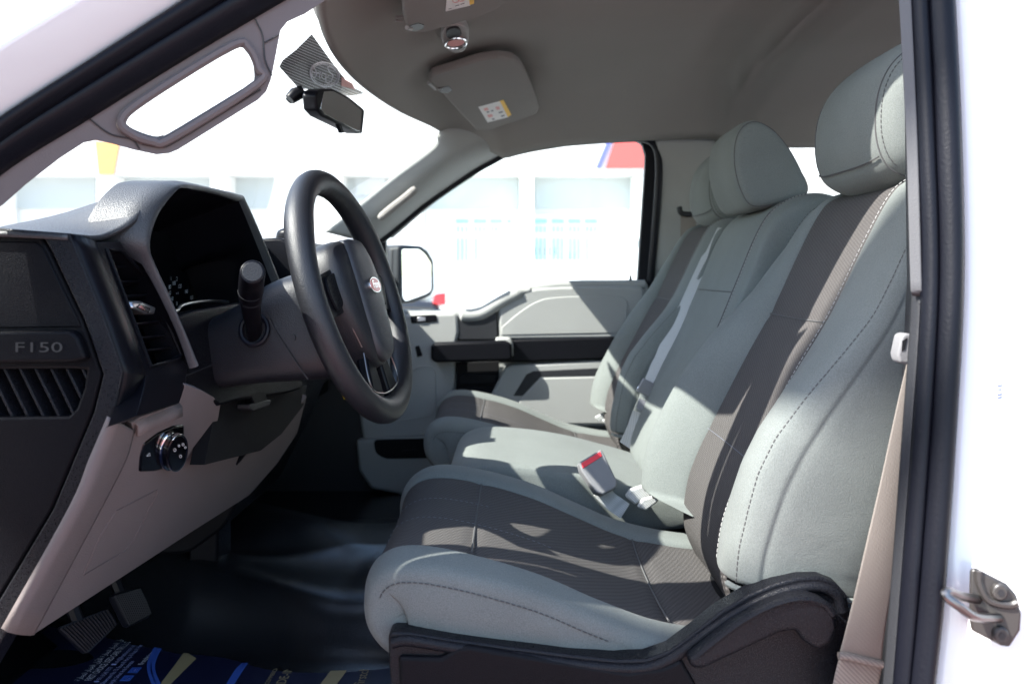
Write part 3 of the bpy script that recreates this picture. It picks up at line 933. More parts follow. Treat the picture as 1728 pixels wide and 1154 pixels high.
for s, x, y in (('80', 284, 488), ('100', 290, 482), ('120', 300, 487), ('140', 311, 496), ('160', 320, 506), ('60', 284, 498), ('40', 288, 508), ('0', 297, 516), ('km/h', 297, 497), ('1', 287, 474), ('2', 297, 474)):
    text_mesh('dial_number', s, onp(x, y, PD), (0, 1, 0.06), (0, 0, 1), 0.0095 if len(s) < 4 else 0.005, 'white_mark', dial)
tube('dial_trim', [onp(x, y, planeX(-0.47)) for x, y in cr([(291, 527), (300, 523), (306, 516), (325, 511), (352, 508), (385, 510)], 4)], 0.0026, 'satin_silver', dash, n=8)
tube('dial_trim', [onp(x, y, planeX(face[0].x + 0.004)) for x, y in ((285, 359), (362, 374))], 0.0009, 'plastic_charcoal', dash, n=6)
# face under the instruments and round the column
PF = plane3(P(308, 600, 1.085), P(505, 655, 1.50), P(400, 530, 1.27))
lowf = plate('column_panel', [(296, 546), (304, 533), (330, 524), (385, 514), (455, 502), (490, 540), (512, 655), (480, 664), (400, 676), (372, 684), (314, 650), (309, 612)], PF, 0.04, 'plastic_black', dash, bevel=0.004, bseg=3)
tube('joint_line', [onp(x, y, PF) for x, y in ((313, 634), (360, 615), (417, 590), (458, 577))], 0.0011, 'dot_black', lowf, n=5)
tube('joint_line', [onp(x, y, PF) for x, y in ((417, 590), (411, 556))], 0.0011, 'dot_black', lowf, n=5)
box('dash_core', (-1.05, 0.945, -0.36), (-0.56, 2.60, -0.02), 'dark_void', dash, bevel=0)
# grey lower panel
BE = plane3(P(192, 707, 0.92), P(12, 1081, 0.92), P(417, 835, 1.50))
lower = plate('lower_panel', [(226, 729), (222, 714), (240, 702), (303, 681), (313, 648), (340, 658), (361, 670), (372, 684), (369, 703), (353, 771), (380, 763), (430, 748), (462, 730), (490, 704), (518, 668), (502, 730), (468, 782), (420, 836), (327, 895), (51, 1074), (60, 1066), (212, 780)], BE, 0.012, 'plastic_beige', dash, bevel=0.004, bseg=3)
Lf = [P(192, 707, 0.897), P(176, 745, 0.897), P(161, 780, 0.896), P(128, 860, 0.895), P(12, 1066, 0.893)]
Rt = [onp(228, 727, BE), onp(222, 750, BE), onp(212, 780, BE), onp(172, 858, BE), onp(58, 1071, BE)]
a_, b_ = cr(Lf, 5), cr(Rt, 5)
surf('lower_panel_edge', [[Vector(p).lerp(Vector(q), t) + Vector((0.003, -0.004, 0)) * math.sin(math.pi * t) for p, q in zip(a_, b_)] for t in (0, 0.25, 0.5, 0.75, 0.92, 1.0)], 'plastic_beige', dash, solid=0.008)
surf('lower_panel_edge', [[onp(229, 712, BE).lerp(onp(303, 681, BE), t) + o for t in (0, 0.25, 0.5, 0.75, 1)] for o in (Vector((-0.03, 0, 0.01)), Vector((-0.005, 0, 0.006)), Vector((0.004, 0, -0.004)), Vector((0.004, 0.0, -0.016)))], 'plastic_beige', dash, solid=0.004)
# fuse cover outline
fz = [(265, 826), (263, 834), (228, 905), (212, 928), (195, 938), (140, 970), (168, 905), (195, 862), (265, 826)]
tube('joint_line', [onp(x, y, BE) + Vector((0.0004, 0, 0)) for x, y in dens(fz, 2)], 0.0009, 'trim_taupe', lower, n=5)
# light switch
BS = (BE[0] + Vector((0.003, 0, 0.001)), BE[1])
sw = plate('light_switch', [(236, 797), (238, 770), (244, 749), (268, 731), (294, 719), (312, 717), (312, 740), (307, 765), (290, 788), (262, 796)], BS, 0.012, 'gloss_black', dash, bevel=0.0025, rnd=4)
def ring3(cx, cy, rx, ry, pl, off, rot=0.0, n=28):
    return [onp(x, y, pl) + off for x, y in ellipse(cx, cy, rx, ry, n, rot)]
nrm = BE[1] if BE[1].x > 0 else -BE[1]
build('switch_collar', *solid_loops([ring3(284, 760, 17.5, 33, BS, nrm * 0.005, 0.18)], -nrm * 0.006), 'chrome', sw, bevel=0.002)
build('switch_knob', *solid_loops([ring3(288, 758, 16.0, 31.5, BS, nrm * 0.011, 0.18)], -nrm * 0.010), 'gloss_black', sw, bevel=0.002)
build('switch_ring', *solid_loops([ring3(289, 758, 16.6, 32.5, BS, nrm * 0.0105, 0.18), ring3(289, 758, 14.6, 30, BS, nrm * 0.0105, 0.18)], -nrm * 0.004), 'chrome', sw, bevel=0.0006)
for cx, cy, r_ in ((282, 752, 2.6), (289, 745, 1.8), (296, 743, 2.2), (300, 748, 1.8), (292, 763, 2.4)):
    tube('switch_mark', ring3(cx, cy, r_ * 0.8, r_, BS, nrm * 0.0116, 0, 8), 0.0004, 'white_mark', sw, n=4, closed=True)
tube('switch_mark', [onp(x, y, BS) + nrm * 0.0006 for x, y in ((247, 769), (253, 768), (252, 764), (247, 769))], 0.0004, 'white_mark', sw, n=4)
# dark recess with the bonnet release
PR = (PF[0] + Vector((-0.02, 0, 0)), PF[1])
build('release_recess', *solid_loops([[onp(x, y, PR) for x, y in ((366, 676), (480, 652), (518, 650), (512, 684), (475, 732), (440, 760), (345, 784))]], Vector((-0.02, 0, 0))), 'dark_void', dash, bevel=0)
lev = build('release_lever', *solid_loops([[onp(x, y, PF) for x, y in ((421, 682), (450, 674), (458, 675), (456, 684), (428, 694), (422, 690))]], Vector((-0.02, 0, 0))), 'plastic_charcoal', dash, bevel=0.002)
build('lever_stem', *solid_loops([[onp(x, y, PF) for x, y in ((421, 664), (446, 656), (452, 676), (430, 682))]], Vector((-0.012, 0, 0))), 'plastic_black', lev, bevel=0.002)
# column opening trim below the wheel and lower centre
pillow('knee_pad', [(-0.60, -0.16), (-0.44, -0.15), (-0.405, -0.20), (-0.43, -0.29), (-0.50, -0.37), (-0.60, -0.38)], 1.36, 1.58, 'plastic_black', dash, p=10, inset=0.4)
# centre stack
stack_prof = [(-0.66, 0.045), (-0.47, 0.062), (-0.425, 0.066), (-0.405, 0.05), (-0.395, -0.02), (-0.395, -0.13), (-0.415, -0.22), (-0.46, -0.33), (-0.53, -0.47), (-0.60, -0.52), (-0.70, -0.52)]
vs, fs = solid_loops([[V(x, 1.575, z) for x, z in rounded(stack_prof, 0.02)]], Vector((0, 0.37, 0)))
stk = build('centre_stack', vs, fs, 'plastic_black', dash, bevel=0.006, bseg=3)
slab('screen_bezel', [V(-0.395, 1.60, 0.045), V(-0.395, 1.92, 0.045), V(-0.388, 1.92, -0.075), V(-0.388, 1.60, -0.075)], (-0.02, 0, 0), 'plastic_smooth', stk, bevel=0.004)
slab('screen', [V(-0.3935, 1.66, 0.035), V(-0.3935, 1.88, 0.035), V(-0.3868, 1.88, -0.055), V(-0.3868, 1.66, -0.055)], (-0.004, 0, 0), 'gloss_black', stk, bevel=0.001)
for yy in (1.64, 1.76, 1.88):
    c = V(-0.392, yy, -0.105)
    ring = [c + Vector((0, 0.017 * math.cos(a), 0.017 * math.sin(a))) for a in [2 * math.pi * k / 20 for k in range(20)]]
    build('knob', *solid_loops([ring], Vector((0.022, 0, 0))), 'plastic_smooth', stk, bevel=0.003)
for yy in (1.60, 1.925):
    slab('air_vent', [V(-0.392, yy - 0.02, 0.05), V(-0.392, yy + 0.02, 0.05), V(-0.39, yy + 0.02, -0.04), V(-0.39, yy - 0.02, -0.04)], (-0.003, 0, 0), 'dark_void', stk, bevel=0)
for k in range(3):
    zz = -0.16 - 0.05 * k
    slab('stack_panel', [V(-0.398 - 0.018 * k, 1.62, zz), V(-0.398 - 0.018 * k, 1.90, zz), V(-0.413 - 0.022 * k, 1.90, zz - 0.042), V(-0.413 - 0.022 * k, 1.62, zz - 0.042)], (-0.02, 0, 0), 'plastic_charcoal', stk, bevel=0.003)
# top-mounted compass pod and its stalk
pillow('sensor_pod', [(-0.50, 0.06), (-0.46, 0.055), (-0.435, 0.07), (-0.435, 0.088), (-0.46, 0.098), (-0.50, 0.09)], 1.80, 1.87, 'plastic_smooth', dash, p=3)
# passenger side of the dash
pas = [(-0.70, 0.03), (-0.48, 0.035), (-0.445, 0.015), (-0.43, -0.04), (-0.44, -0.16), (-0.50, -0.29), (-0.58, -0.34), (-0.70, -0.34)]
vs, fs = solid_loops([[V(x, 1.95, z) for x, z in rounded(pas, 0.02)]], Vector((0, 0.63, 0)))
pdash = build('glovebox_panel', vs, fs, 'plastic_black', dash, bevel=0.01, bseg=3)
slab('glovebox_lid', [V(-0.436, 2.05, -0.07), V(-0.436, 2.50, -0.07), V(-0.456, 2.50, -0.20), V(-0.456, 2.05, -0.20)], (-0.01, 0, 0), 'plastic_charcoal', pdash, bevel=0.004)

# ================================================================== steering column
colm = thing('steering_column', 'black tapered steering column cover with a thick indicator stalk', 'steering column', tuple(V(-0.40, 1.26, -0.15)))
def rrect(cy, cz, hw, hh, x, tilt=0.0, n=36, e=5):
    out = []
    for k in range(n):
        a = 2 * math.pi * k / n
        c, s = math.cos(a), math.sin(a)
        yy = math.copysign(abs(c) ** (2 / e), c) * hw
        zz = math.copysign(abs(s) ** (2 / e), s) * hh
        out.append(V(x + tilt * zz, cy + yy, cz + zz))
    return out
secs = [(-0.46, -0.125, 0.085, 0.045), (-0.40, -0.110, 0.100, 0.050), (-0.355, -0.096, 0.112, 0.058), (-0.32, -0.084, 0.118, 0.068), (-0.285, -0.076, 0.118, 0.074), (-0.262, -0.072, 0.112, 0.074), (-0.252, -0.07, 0.09, 0.06)]
ctrl = [rrect(1.262, z, hw, hh, x, -0.31) for x, z, hw, hh in secs]
rows = [list(r) for r in zip(*[cr(c, 4) for c in zip(*ctrl)])]
shroud = surf('column_cover', rows, 'wheel_skin', colm, close=True, caps=True)
tube('cover_joint', [P(x, y, 1.142) for x, y in cr([(452, 532), (466, 560), (500, 612), (520, 640)], 4)], 0.0012, 'dot_black', shroud, n=5)
c = P(495, 570, 1.140)
build('screw', *solid_loops([[c + Vector((0.003 * math.cos(a), 0, 0.004 * math.sin(a))) for a in [2 * math.pi * k / 12 for k in range(12)]]], Vector((0, 0.003, 0))), 'dot_black', shroud, bevel=0)
axis = [P(430, 566, 1.155), P(428, 548, 1.135), P(424, 522, 1.105), P(423, 500, 1.085), P(424, 478, 1.060), P(426, 462, 1.030), P(426, 459, 1.023)]
sp = cr(axis, 5)
rad = [interp(i / (len(sp) - 1), [0, 0.16, 0.36, 0.52, 0.56, 0.9, 0.97, 1.0], [0.0105, 0.0105, 0.0125, 0.0150, 0.0155, 0.0150, 0.0148, 0.0135]) for i in range(len(sp))]
stalk = tube('indicator_stalk', sp, rad, 'plastic_smooth', colm, n=24, angle=50)
fr = frames(sp)
pt, tt, na, nb_ = fr[-1]
build('stalk_cap', *solid_loops([[pt + na * 0.012 * math.cos(a) + nb_ * 0.012 * math.sin(a) for a in [2 * math.pi * k / 24 for k in range(24)]]], tt * 0.0015), 'plastic_charcoal', stalk, bevel=0.0006)
for q in (14, 17):
    pt, tt, na, nb_ = fr[q]
    tube('stalk_groove', [pt + (na * math.cos(a) + nb_ * math.sin(a)) * (rad[q] - 0.0002) for a in [2 * math.pi * k / 24 for k in range(24)]], 0.0006, 'plastic_charcoal', stalk, n=5, closed=True)
tube('stalk_boot', [P(429, 556, 1.142) + Vector((0.018 * math.cos(a), 0.004 * math.sin(a), 0.020 * math.sin(a))) for a in [2 * math.pi * k / 24 for k in range(24)]], 0.0035, 'rubber', colm, n=8, closed=True)
# ignition key with a yellow tag
key = thing('key_tag', 'small yellow key tag hanging below the steering column', 'key tag', tuple(P(578, 662, 1.42)))
plate('tag', [(573, 655), (581, 657), (585, 673), (580, 674)], planeY(1.42), 0.003, 'key_yellow', key, bevel=0.001)
plate('key_head', [(584, 668), (600, 672), (597, 680), (586, 677)], planeY(1.425), 0.004, 'satin_silver', key, bevel=0.001)

# ================================================================== steering wheel
WC = V(-0.232, 1.262, -0.034)
TL = math.radians(17.5)
wu = Vector((-math.sin(TL), 0, math.cos(TL)))     # up in the wheel plane
wv = Vector((0, 1, 0))                             # across
wn_ = Vector((math.cos(TL), 0, math.sin(TL)))      # towards the driver
WY = math.radians(7.5)
def _rz(v):
    return Vector((v.x * math.cos(WY) + v.y * math.sin(WY), -v.x * math.sin(WY) + v.y * math.cos(WY), v.z))
wu, wv, wn_ = _rz(wu), _rz(wv), _rz(wn_)
def W(y, v, n=0.0):
    return WC + wv * y + wu * v + wn_ * n
wheel = thing('steering_wheel', 'black four-spoke steering wheel with an oval emblem on its hub', 'steering wheel', tuple(WC))
R = 0.175
pts, rads = [], []
NN = 96
vsr, fsr = [], []
for k in range(NN):
    a = 2 * math.pi * k / NN
    c = W(R * math.cos(a), R * math.sin(a))
    er = wv * math.cos(a) + wu * math.sin(a)
    m = 16
    grip = 1.0
    for gs in (math.radians(35), math.radians(145)):
        grip += 0.10 * math.exp(-((a - gs) / 0.25) ** 2)
    for j in range(m):
        b = 2 * math.pi * j / m
        rr0 = 0.0190 * grip
        bump_ = 0.0
        if 0.5 < abs(math.cos(b)) and math.cos(b) < -0.4:      # finger scallops on the inside
            bump_ = 0.0012 * math.cos(a * 44)
        vsr.append(c + er * ((rr0 + bump_) * math.cos(b)) + wn_ * ((rr0 * 0.93) * math.sin(b)))
fsr = grid_faces(NN, 16, close_c=True, close_r=True)
rimo = build('rim', vsr, fsr, 'wheel_skin', wheel, angle=180)
# seam round the inner rim face
# hub and airbag pad
hubo = [(0.0, 0.083), (0.045, 0.081), (0.078, 0.068), (0.092, 0.040), (0.093, 0.0), (0.080, -0.040), (0.056, -0.080), (0.030, -0.105), (0.0, -0.112)]
hubo = hubo + [(-y, v) for y, v in reversed(hubo[1:-1])]
ho = cr(hubo, 4, closed=True)
rows = []
for sc, n in ((0.80, -0.045), (0.96, -0.035), (1.0, -0.018), (0.995, 0.0), (0.97, 0.010), (0.90, 0.0175), (0.75, 0.0215), (0.5, 0.0235), (0.25, 0.024), (0.02, 0.024)):
    rows.append([W(y * sc, v * sc, n) for y, v in ho])
surf('hub', rows, 'wheel_skin', wheel, close=True, caps=True)
pad = [(0.0, 0.080), (0.030, 0.077), (0.046, 0.050), (0.050, 0.0), (0.046, -0.050), (0.032, -0.092), (0.0, -0.104)]
pad = pad + [(-y, v) for y, v in reversed(pad[1:-1])]
po = cr(pad, 5, closed=True)
rows = []
for sc, n in ((1.03, 0.008), (1.0, 0.0205), (0.96, 0.0245), (0.88, 0.0272), (0.7, 0.0292), (0.4, 0.0308), (0.02, 0.0312)):
    rows.append([W(y * sc, v * sc, n) for y, v in po])
padm = surf('airbag_cover', rows, 'dash_pad', wheel, close=True, caps=True)
em = W(0, 0.006, 0.0318)
tl2 = 0.0
def eo(r1, r2, off):
    return [em + wv * (r1 * math.cos(a)) + wu * (r2 * math.sin(a)) + wn_ * off for a in [2 * math.pi * k / 28 for k in range(28)]]
badge = build('emblem', *solid_loops([eo(0.0265, 0.0125, 0.003)], -wn_ * 0.005), 'chrome', wheel, bevel=0.001)
build('emblem_field', *solid_loops([eo(0.0235, 0.0105, 0.0036)], -wn_ * 0.002), 'emblem_red', badge, bevel=0.0005)
text_mesh('emblem_script', 'Ford', em + wn_ * 0.0038 - wv * 0.017 - wu * 0.005, wv, wu, 0.017, 'chrome', badge)
text_mesh('airbag_mark', 'SRS', W(-0.012, -0.048, 0.0312), wv, wu, 0.010, 'dot_black', padm)
text_mesh('airbag_mark', 'L', W(-0.004, -0.064, 0.0306), wv, wu, 0.012, 'dot_black', padm)
# spokes with switch fields
for s in (-1, 1):
    ctrl = []
    for (y, vt, vb, n) in ((0.070, 0.042, -0.020, 0.004), (0.105, 0.036, -0.026, 0.006), (0.145, 0.030, -0.030, 0.004), (0.168, 0.034, -0.036, 0.0)):
        ctrl.append([W(s * y, vt, n - 0.012), W(s * y, vt, n), W(s * y, vb, n), W(s * y, vb, n - 0.012)])
    rows = [list(r) for r in zip(*[cr(c, 4) for c in zip(*ctrl)])]
    sp_ = surf('spoke', rows, 'plastic_smooth', wheel, close=True, caps=True, angle=40)
    q = [(0.082, 0.034), (0.128, 0.026), (0.132, 0.006), (0.120, -0.022), (0.088, -0.014)]
    slab('switch_pad', [W(s * y, v, 0.0095) for y, v in rounded(q, 0.008)], -wn_ * 0.008, 'plastic_black', sp_, bevel=0.0015)
    q = [(0.014, -0.085), (0.044, -0.085), (0.062, -0.150), (0.056, -0.168), (0.020, -0.172), (0.014, -0.165)]
    slab('spoke', [W(s * y, v, 0.004) for y, v in q], -wn_ * 0.016, 'plastic_smooth', wheel, bevel=0.004, bseg=3)
tube('spoke_trim', [W(y, v, 0.006) for y, v in cr([(-0.058, -0.085), (-0.070, -0.120), (-0.062, -0.140), (-0.03, -0.148), (0, -0.150), (0.03, -0.148), (0.062, -0.140), (0.070, -0.120), (0.058, -0.085)], 5)], 0.0013, 'dark_steel', wheel, n=8)
tube('hub_trim', [W(y * 1.005, v * 1.005, 0.006) for y, v in cr([(-0.086, 0.030), (-0.088, 0.0), (-0.076, -0.040), (-0.058, -0.076)], 5)], 0.0010, 'dark_steel', wheel, n=8)
tube('hub_trim', [W(-y * 1.005, v * 1.005, 0.006) for y, v in cr([(-0.086, 0.030), (-0.088, 0.0), (-0.076, -0.040), (-0.058, -0.076)], 5)], 0.0010, 'dark_steel', wheel, n=8)
# ================================================================== passenger door
DD = 2.62
door = thing('passenger_door', 'closed grey passenger door with black pull handle and armrest band', 'door', tuple(V(0.0, 2.68, -0.68)))
belt = [(690, 523), (745, 524), (785, 521), (825, 511), (862, 494), (890, 483), (920, 477), (960, 474), (1088, 473)]
belt_s = cr(belt, 4)
base = plate('door_panel', belt_s + [(1094, 480), (1094, 560), (1090, 850), (600, 860), (590, 800), (600, 560), (640, 525)], planeY(DD), 0.06, 'plastic_grey', door, bevel=0.008, bseg=3)
# beltline roll at the top of the panel
tube('belt_roll', [P(x, y + 7, DD) for x, y in belt_s], 0.014, 'plastic_grey', base, n=12)
# front part with the lock switch
fp = plate('front_trim', [(690, 530), (768, 528), (773, 536), (775, 560), (768, 590), (766, 735), (612, 745), (600, 650), (640, 535)], planeY(DD - 0.035), 0.05, 'plastic_grey', door, bevel=0.010, bseg=3)
sb = plate('lock_switch', [(692, 533), (736, 531), (738, 543), (694, 546)], planeY(DD - 0.038), 0.01, 'plastic_black', fp, bevel=0.002, rnd=3)
plate('rocker', [(704, 535), (718, 535), (718, 542), (704, 543)], planeY(DD - 0.041), 0.006, 'satin_silver', sb, bevel=0.0015)
plate('window_switch', [(700, 585), (707, 583), (713, 600), (704, 603)], planeY(DD - 0.040), 0.008, 'plastic_black', fp, bevel=0.002)
tube('speaker_outline', [P(x, y, DD - 0.0352) for x, y in rounded([(700, 618), (735, 618), (735, 700), (660, 712), (650, 700)], 14)], 0.002, 'plastic_grey', fp, n=6, closed=True)
# dark bridge between the front trim and the upper pad
plate('bridge_trim', [(771, 531), (800, 530), (838, 517), (841, 574), (771, 574)], planeY(DD - 0.030), 0.03, 'plastic_charcoal', door, bevel=0.004)
tube('bridge_roll', [P(x, y, DD - 0.02) for x, y in cr([(768, 530), (785, 533), (812, 530), (842, 512), (870, 497), (895, 489)], 4)], [0.012] * 3 + [0.020] * 15 + [0.012] * 3, 'plastic_grey', door, n=12)
# upper padded panel
up = cr([(842, 520), (858, 505), (880, 494), (905, 487), (950, 484)], 3) + [(1082, 483), (1088, 490), (1080, 571), (842, 573)]
upo = plate('upper_pad', up, planeY(DD - 0.03), 0.03, 'plastic_grey', door, bevel=0.008, bseg=3)
plate('upper_pad_inset', cr([(846, 552), (880, 524), (915, 505), (960, 500)], 3) + [(1050, 500), (1060, 508), (1058, 562), (846, 566)], planeY(DD - 0.0325), 0.01, 'plastic_grey', upo, bevel=0.003)
# black armrest band and the pull handle
plate('armrest_band', [(842, 574), (1092, 568), (1092, 604), (842, 612)], planeY(DD - 0.05), 0.05, 'plastic_black', door, bevel=0.006, bseg=3)
hd = plate('pull_handle', [(727, 583), (734, 579), (852, 575), (863, 580), (865, 604), (858, 609), (734, 612), (727, 606)], planeY(DD - 0.10), 0.05, 'plastic_black', door, bevel=0.008, bseg=3)
plate('handle_mount', [(836, 570), (860, 570), (866, 578), (866, 602), (836, 606)], planeY(DD - 0.085), 0.05, 'plastic_grey', hd, bevel=0.006)
# map pocket, lower trim
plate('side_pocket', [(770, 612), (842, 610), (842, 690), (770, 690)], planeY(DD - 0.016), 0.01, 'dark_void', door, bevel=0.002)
for y in (632, 655):
    plate('pocket_shelf', [(774, y), (838, y - 1), (838, y + 16), (774, y + 17)], planeY(DD - 0.022), 0.006, 'plastic_black', door, bevel=0.002)
lw = plate('lower_trim', [(862, 616), (1092, 604), (1092, 720), (800, 720), (822, 680), (842, 640), (850, 622)], planeY(DD - 0.045), 0.045, 'plastic_grey', door, bevel=0.008, bseg=3)
plate('lower_inset', [(888, 632), (900, 626), (1092, 617), (1092, 632), (912, 636), (882, 668), (866, 668)], planeY(DD - 0.0465), 0.006, 'plastic_charcoal', lw, bevel=0.002)
plate('lower_insert', [(912, 638), (1092, 634), (1092, 715), (850, 715), (884, 668)], planeY(DD - 0.050), 0.006, 'plastic_grey', lw, bevel=0.003)
# bottle pocket low down
lp = plate('door_pocket', [(600, 742), (765, 738), (775, 745), (775, 835), (700, 840), (625, 825), (605, 795)], planeY(DD - 0.06), 0.06, 'plastic_grey', door, bevel=0.012, bseg=3)
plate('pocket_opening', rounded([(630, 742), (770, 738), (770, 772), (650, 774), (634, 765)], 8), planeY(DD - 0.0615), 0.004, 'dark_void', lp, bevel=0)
plate('pocket_latch', [(678, 760), (705, 758), (708, 770), (676, 771)], planeY(DD - 0.064), 0.004, 'plastic_black', lp, bevel=0.002)
# window frame and glass
fr_out = [(655, 398), (722, 341), (796, 290), (864, 253), (905, 243), (980, 235), (1060, 230), (1088, 233), (1104, 244), (1112, 262), (1110, 330), (1100, 420), (1094, 486), (1072, 486)]
fr_in = [(1076, 474), (1082, 380), (1088, 290), (1089, 262), (1084, 244), (1070, 235), (1050, 235), (980, 239), (905, 247), (866, 257), (800, 293), (728, 344), (660, 402)]
plate('window_frame', fr_out + fr_in, planeY(2.655), 0.03, 'rubber', door, bevel=0.003)
plate('quarter_post', [(640, 396), (651, 393), (652, 520), (640, 520)], planeY(2.65), 0.03, 'rubber', door, bevel=0.003)
plate('sail_panel', [(590, 405), (641, 392), (641, 525), (590, 525)], planeY(2.645), 0.02, 'plastic_charcoal', door, bevel=0.003)
plate('window_glass', [(650, 400), (722, 341), (796, 290), (864, 253), (905, 243), (980, 235), (1060, 231), (1090, 236), (1096, 262), (1090, 380), (1082, 490), (650, 530)], planeY(2.668), 0.004, 'glass', door, bevel=0)
plate('door_skin', [(600, 524), (700, 526), (790, 523), (870, 495), (960, 478), (1092, 477), (1092, 860), (590, 860)], planeY(2.69), 0.06, 'white_paint', door, bevel=0.01)
tube('lock_knob', [P(1064, 476, DD), P(1064, 470, DD), P(1064, 464, DD)], [0.006, 0.004, 0.003], 'dot_black', door, n=10)
# outside mirror
PMR = (P(700, 460, 2.90), Vector((0.76, -0.65, 0.0)))
mir = plate('door_mirror', [(672, 416), (682, 413), (712, 415), (724, 424), (733, 440), (734, 488), (728, 500), (700, 512), (680, 514), (672, 508)], PMR, 0.10, 'plastic_charcoal', door, bevel=0.012, bseg=4, label='black door mirror with pale glass')
plate('mirror_glass', [(678, 420), (707, 420), (717, 428), (728, 445), (728, 490), (720, 496), (684, 509), (679, 500)], (PMR[0] + Vector((0.0015, -0.0013, 0)), PMR[1]), 0.003, 'mirror', mir, bevel=0.001, rnd=4)
plate('mirror_arm', [(655, 417), (676, 413), (678, 505), (660, 508), (655, 480)], planeY(2.86), 0.05, 'plastic_charcoal', mir, bevel=0.012)
plate('mirror_arm', [(640, 470), (662, 466), (662, 506), (640, 512)], planeY(2.80), 0.10, 'plastic_charcoal', mir, bevel=0.012)
# ================================================================== seats
def path_frames(path):
    out = []
    n = len(path)
    for i in range(n):
        a = path[max(0, i - 1)]; b = path[min(n - 1, i + 1)]
        tx, tz = b[0] - a[0], b[1] - a[1]
        l = math.hypot(tx, tz)
        out.append((path[i][0], path[i][1], tx / l, tz / l))
    return out
def bucket_seat(label, yc, dx, amp_near, amp_far, shield):
    """a bucket seat centred at yc; amp: how far the side bolsters of the back stand out"""
    root = thing('bucket_seat', label, 'seat', tuple(V(0.12 + dx, yc, -0.66)), None)
    HW = 0.262
    # ---------------- backrest
    prof = cr([(0.300, -0.47), (0.276, -0.41), (0.280, -0.345), (0.298, -0.29), (0.338, -0.21), (0.380, -0.13), (0.422, -0.055), (0.462, 0.03), (0.496, 0.095), (0.520, 0.120), (0.555, 0.130), (0.590, 0.118), (0.605, 0.09)], 8)
    fr_ = path_frames(prof)
    N = len(fr_)
    def pt(i, y, o):
        x, z, tx, tz = fr_[i]
        nx, nz = -tz, tx
        return V(x + dx + nx * o, yc + y, z + nz * o)
    def hw(i):
        z = fr_[i][1]
        t = i / (N - 1)
        w = interp(z, [-0.47, -0.36, -0.28, -0.12, 0.0, 0.09, 0.13], [0.244, 0.256, HW, HW, 0.25, 0.228, 0.215])
        if t > 0.82:
            w -= 0.02 * ((t - 0.82) / 0.18) ** 2
        return w
    def amp(i, side):
        a = amp_near if side < 0 else amp_far
        z = fr_[i][1]
        if side < 0:
            k = interp(z, [-0.47, -0.38, -0.31, -0.25, -0.21, -0.157, -0.098, -0.047, 0.05, 0.12], [0.3, 0.40, 0.62, 0.98, 1.0, 0.72, 0.32, 0.0, -0.2, -0.3])
            return a * (-0.3 if i / (N - 1) > 0.80 else k)
        k = interp(z, [-0.47, -0.38, -0.30, -0.20, -0.12, -0.04, 0.05, 0.12], [0.55, 0.9, 1.05, 1.0, 0.72, 0.30, -0.05, -0.20])
        if i / (N - 1) > 0.80:
            k = -0.20
        return a * k
    def ins_half(i):
        z = fr_[i][1]
        return interp(z, [-0.47, -0.30, -0.1, 0.13], [0.128, 0.126, 0.128, 0.132]) if i / (N - 1) < 0.8 else 0.132
    seam_z = [-0.255, -0.062]
    def seam(i):
        z = fr_[i][1]
        if i / (N - 1) > 0.8:
            return 0
        return -0.0045 * math.exp(-((z - seam_z[1]) / 0.0055) ** 2) - 0.0012 * math.exp(-((z - seam_z[0]) / 0.004) ** 2)
    # sections: (fraction from insert edge to the flank, offset in m, share of the bolster bulge)
    sec = [(0.0, -0.007, 0.0), (0.015, -0.002, 0.04), (0.06, 0.003, 0.16), (0.14, 0.006, 0.42), (0.26, 0.007, 0.75), (0.40, 0.006, 0.97), (0.54, 0.004, 1.0), (0.67, 0.0, 0.84), (0.79, -0.004, 0.55), (0.875, -0.006, 0.30), (0.90, -0.0085, 0.24), (0.915, -0.0075, 0.21), (0.955, -0.014, 0.08),
           (0.985, -0.024, 0.0), (0.993, -0.0285, 0), (0.975, -0.0315, 0), (0.995, -0.0345, 0), (1.006, -0.05, 0), (1.008, -0.09, 0), (0.995, -0.13, 0), (0.94, -0.155, 0), (0.80, -0.165, 0)]
    sec_near = [(0.0, -0.007, 0.0), (0.015, -0.002, 0.02), (0.06, 0.002, 0.08), (0.14, 0.004, 0.22), (0.26, 0.005, 0.42), (0.40, 0.005, 0.64), (0.54, 0.004, 0.84), (0.67, 0.002, 0.96), (0.79, -0.001, 1.0), (0.875, -0.005, 0.97), (0.90, -0.008, 0.94), (0.915, -0.0075, 0.92), (0.955, -0.013, 0.82),
           (0.985, -0.021, 0.66), (0.995, -0.0255, 0.60), (0.978, -0.0285, 0.56), (0.998, -0.0315, 0.52), (1.010, -0.045, 0.35), (1.012, -0.085, 0), (0.998, -0.13, 0), (0.94, -0.155, 0), (0.80, -0.165, 0)]
    i0 = next(i for i, f in enumerate(fr_) if f[1] > -0.385 and i > 8)
    rows = []
    for i in range(i0, N):
        r = []
        w, ih = hw(i), ins_half(i)
        half = []
        for side in (-1, 1):
            h = []
            for f, o, m in (sec_near if side < 0 else sec):
                taper = 1.0
                tp = i / (N - 1)
                if tp > 0.86 and o < -0.02:
                    taper = 1 - 0.5 * (tp - 0.86) / 0.14
                h.append(pt(i, side * lerp(ih, w, f), o * taper + m * amp(i, side)))
            half.append(h)
        r = half[0] + [half[0][-1].lerp(half[1][-1], t) for t in (0.33, 0.67)] + list(reversed(half[1]))
        rows.append(r)
    nc = len(rows[0])
    vs = [v for r in rows for v in r]
    fs = grid_faces(len(rows), nc)
    fs.append(tuple(range(nc)))
    fs.append(tuple(range((len(rows) - 1) * nc, len(rows) * nc)))
    back = build('backrest', vs, fs, 'fabric_grey', root, subsurf=1)
    # dark woven middle
    rows = []
